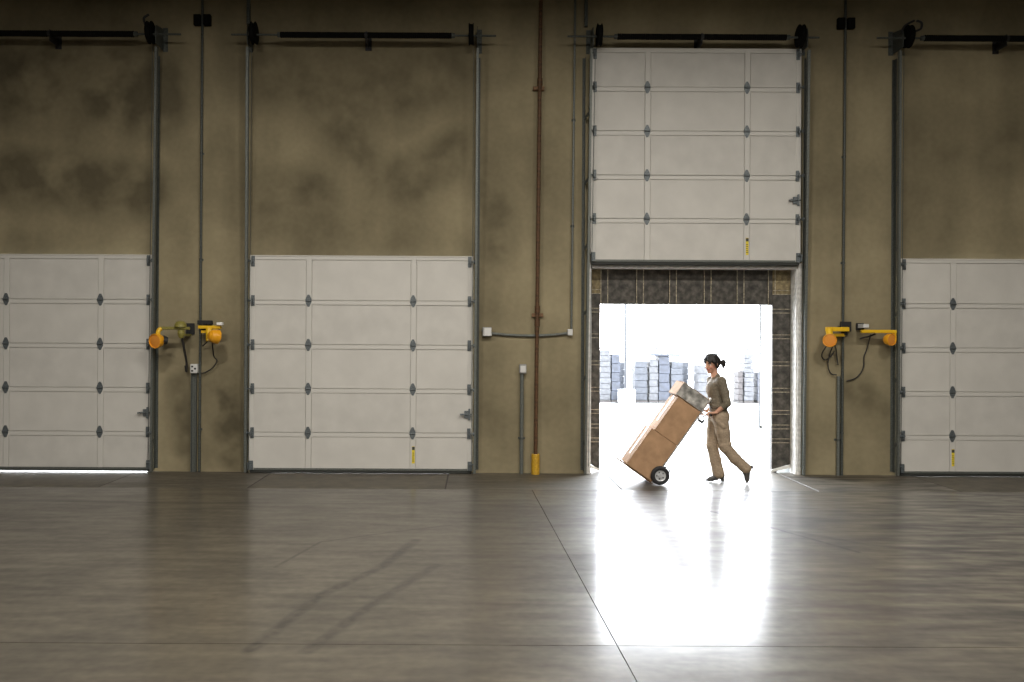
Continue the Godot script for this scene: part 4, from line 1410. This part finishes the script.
	hh.append([hp.call(-0.155, 0.03, -0.065), hp.call(-0.155, -0.005, -0.065), 0.034, 0.032])
	hh.append([hp.call(-0.16, -0.02, -0.06), hp.call(-0.15, -0.06, -0.06), 0.022, 0.01])
	var rg := RandomNumberGenerator.new()
	rg.seed = 7
	for i in 26:
		# loose locks over the crown and fringe
		var a0 := rg.randf_range(-1.5, 1.5)
		var p0: Vector3 = hp.call(0.02 + 0.03 * cos(a0), 0.13 + rg.randf_range(-0.02, 0.01), 0.05 * sin(a0))
		var p1: Vector3 = hp.call(0.01 + 0.088 * cos(a0), 0.055 + rg.randf_range(-0.02, 0.03), 0.095 * sin(a0))
		hh.append([p0, p1, 0.018, 0.010])
	field_mesh(hr, hh, 0.005, 0.008)
	part("hair", hr, M.hair, o)

	# shirt
	var sh := mb()
	var sp := []
	sp.append([neck0 + Vector3(0.0, 0.015, 0), chest + Vector3(0, 0.04, 0), 0.058, 0.085])
	sp.append([chest + Vector3(0.0, 0.045, -0.095), chest + Vector3(0.01, 0.045, 0.095), 0.082, 0.082])
	sp.append([chest + Vector3(-0.012, 0.0, 0), belly, 0.118, 0.102, Vector3(1, 1, 0.74)])
	sp.append([chest + Vector3(-0.05, -0.035, 0.065), chest + Vector3(-0.05, -0.035, -0.065), 0.065, 0.065])
	sp.append([belly, hips + Vector3(0, 0.06, 0), 0.104, 0.116, Vector3(1, 1, 0.7)])
	chain(sp, [chest + Vector3(0.01, 0.085, 0.1), sh_n, sh_n.lerp(el_n, 0.5) + Vector3(0.01, 0, 0), el_n, el_n.lerp(wr_n, 0.22)], [0.06, 0.064, 0.056, 0.048, 0.044])
	chain(sp, [chest + Vector3(0, 0.085, -0.1), sh_f, sh_f.lerp(el_f, 0.5) + Vector3(0.01, 0, 0), el_f, el_f.lerp(wr_f, 0.22)], [0.06, 0.064, 0.056, 0.048, 0.044])
	# folds at the elbow and waist
	sp.append([el_n + Vector3(-0.03, 0.035, 0.02), el_n + Vector3(0.02, 0.03, 0.035), 0.02, 0.02])
	sp.append([belly + Vector3(-0.06, -0.05, 0.1), belly + Vector3(0.07, -0.085, 0.11), 0.025, 0.025])
	sp.append([belly + Vector3(-0.07, 0.01, 0.09), belly + Vector3(0.05, -0.02, 0.115), 0.022, 0.022])
	field_mesh(sh, sp, 0.009, 0.022)
	part("shirt", sh, M.shirt, o)
	for c in [[el_n, wr_n], [el_f, wr_f]]:
		sh = mb()
		var a: Vector3 = c[0].lerp(c[1], 0.28)
		var b: Vector3 = c[0].lerp(c[1], 0.42)
		cyl(sh, a, b, 0.047, 0.045, 16, false)
		cyl(sh, a, b, 0.043, 0.041, 16, false)
		part("cuff", sh, M.shirt, o)

	# trousers
	var tr := mb()
	var tp := []
	tp.append([hips + Vector3(0, 0.035, 0), hips + Vector3(0.005, -0.03, 0), 0.112, 0.122, Vector3(1, 1, 0.7)])
	tp.append([hips + Vector3(0.045, -0.04, 0.06), hips + Vector3(0.045, -0.04, -0.06), 0.09, 0.09])
	var mid_n := kn_n.lerp(an_n, 0.5) + Vector3(-0.01, -0.01, 0)
	chain(tp, [hip_n, hip_n.lerp(kn_n, 0.5), kn_n, mid_n, kn_n.lerp(an_n, 0.98)], [0.105, 0.092, 0.077, 0.074, 0.072])
	chain(tp, [hip_f, hip_f.lerp(kn_f, 0.5), kn_f, kn_f.lerp(an_f, 0.5), kn_f.lerp(an_f, 1.0)], [0.105, 0.092, 0.077, 0.075, 0.078])
	tp.append([kn_n + Vector3(-0.05, 0.02, 0.05), kn_n + Vector3(0.06, 0.05, 0.06), 0.02, 0.016])
	tp.append([kn_n + Vector3(-0.02, -0.05, 0.05), kn_n + Vector3(0.07, -0.03, 0.05), 0.02, 0.014])
	tp.append([hip_n + Vector3(-0.07, -0.04, 0.06), hip_n + Vector3(0.02, -0.12, 0.095), 0.022, 0.016])
	field_mesh(tr, tp, 0.010, 0.024)
	part("trousers", tr, M.trousers, o)
	var belt := mb()
	lathe(belt, [Vector2(0.115, -0.018), Vector2(0.12, -0.012), Vector2(0.12, 0.012), Vector2(0.115, 0.018)], Transform3D(Basis().scaled(Vector3(1.0, 1, 1.4)), hips + Vector3(0.002, 0.075, 0)), 26)
	part("belt", belt, M.belt, o)

	# shoes with low heels: the far foot flat, the near one up on its toe
	for f in [[Transform3D(Basis(), L.call(3.27, 0.003, 0.65))], [Transform3D(Basis(Vector3.FORWARD, deg_to_rad(-74.0)), L.call(3.632, 0.036, 0.80)) * Transform3D(Basis(), Vector3(0.135, 0.0, 0))]]:
		var t: Transform3D = f[0]
		var s2 := mb()
		var pr := []
		pr.append([t * Vector3(0.04, 0.09, 0), t * Vector3(-0.035, 0.075, 0), 0.042, 0.042])
		pr.append([t * Vector3(-0.03, 0.06, 0), t * Vector3(-0.11, 0.036, 0), 0.042, 0.034])
		pr.append([t * Vector3(-0.1, 0.03, 0), t * Vector3(-0.155, 0.022, 0), 0.028, 0.016])
		pr.append([t * Vector3(0.045, 0.06, 0), t * Vector3(0.05, 0.1, 0), 0.034, 0.034])
		field_mesh(s2, pr, 0.006, 0.015)
		var shoe := part("shoe", s2, M.shoe, o)
		s2 = mb()
		box(s2, t * Vector3(0.055, 0.024, 0), Vector3(0.042, 0.046, 0.046), 0.006, t.basis)
		part("heel", s2, M.shoe, shoe)


func _ready() -> void:
	setup_view()
	make_materials()
	high_bay_lamps()
	structure()
	levelers()
	doors()
	dock_shelter()
	wall_fittings()
	dock_lamps()
	yard()
	hand_truck()
	cartons()
	worker()
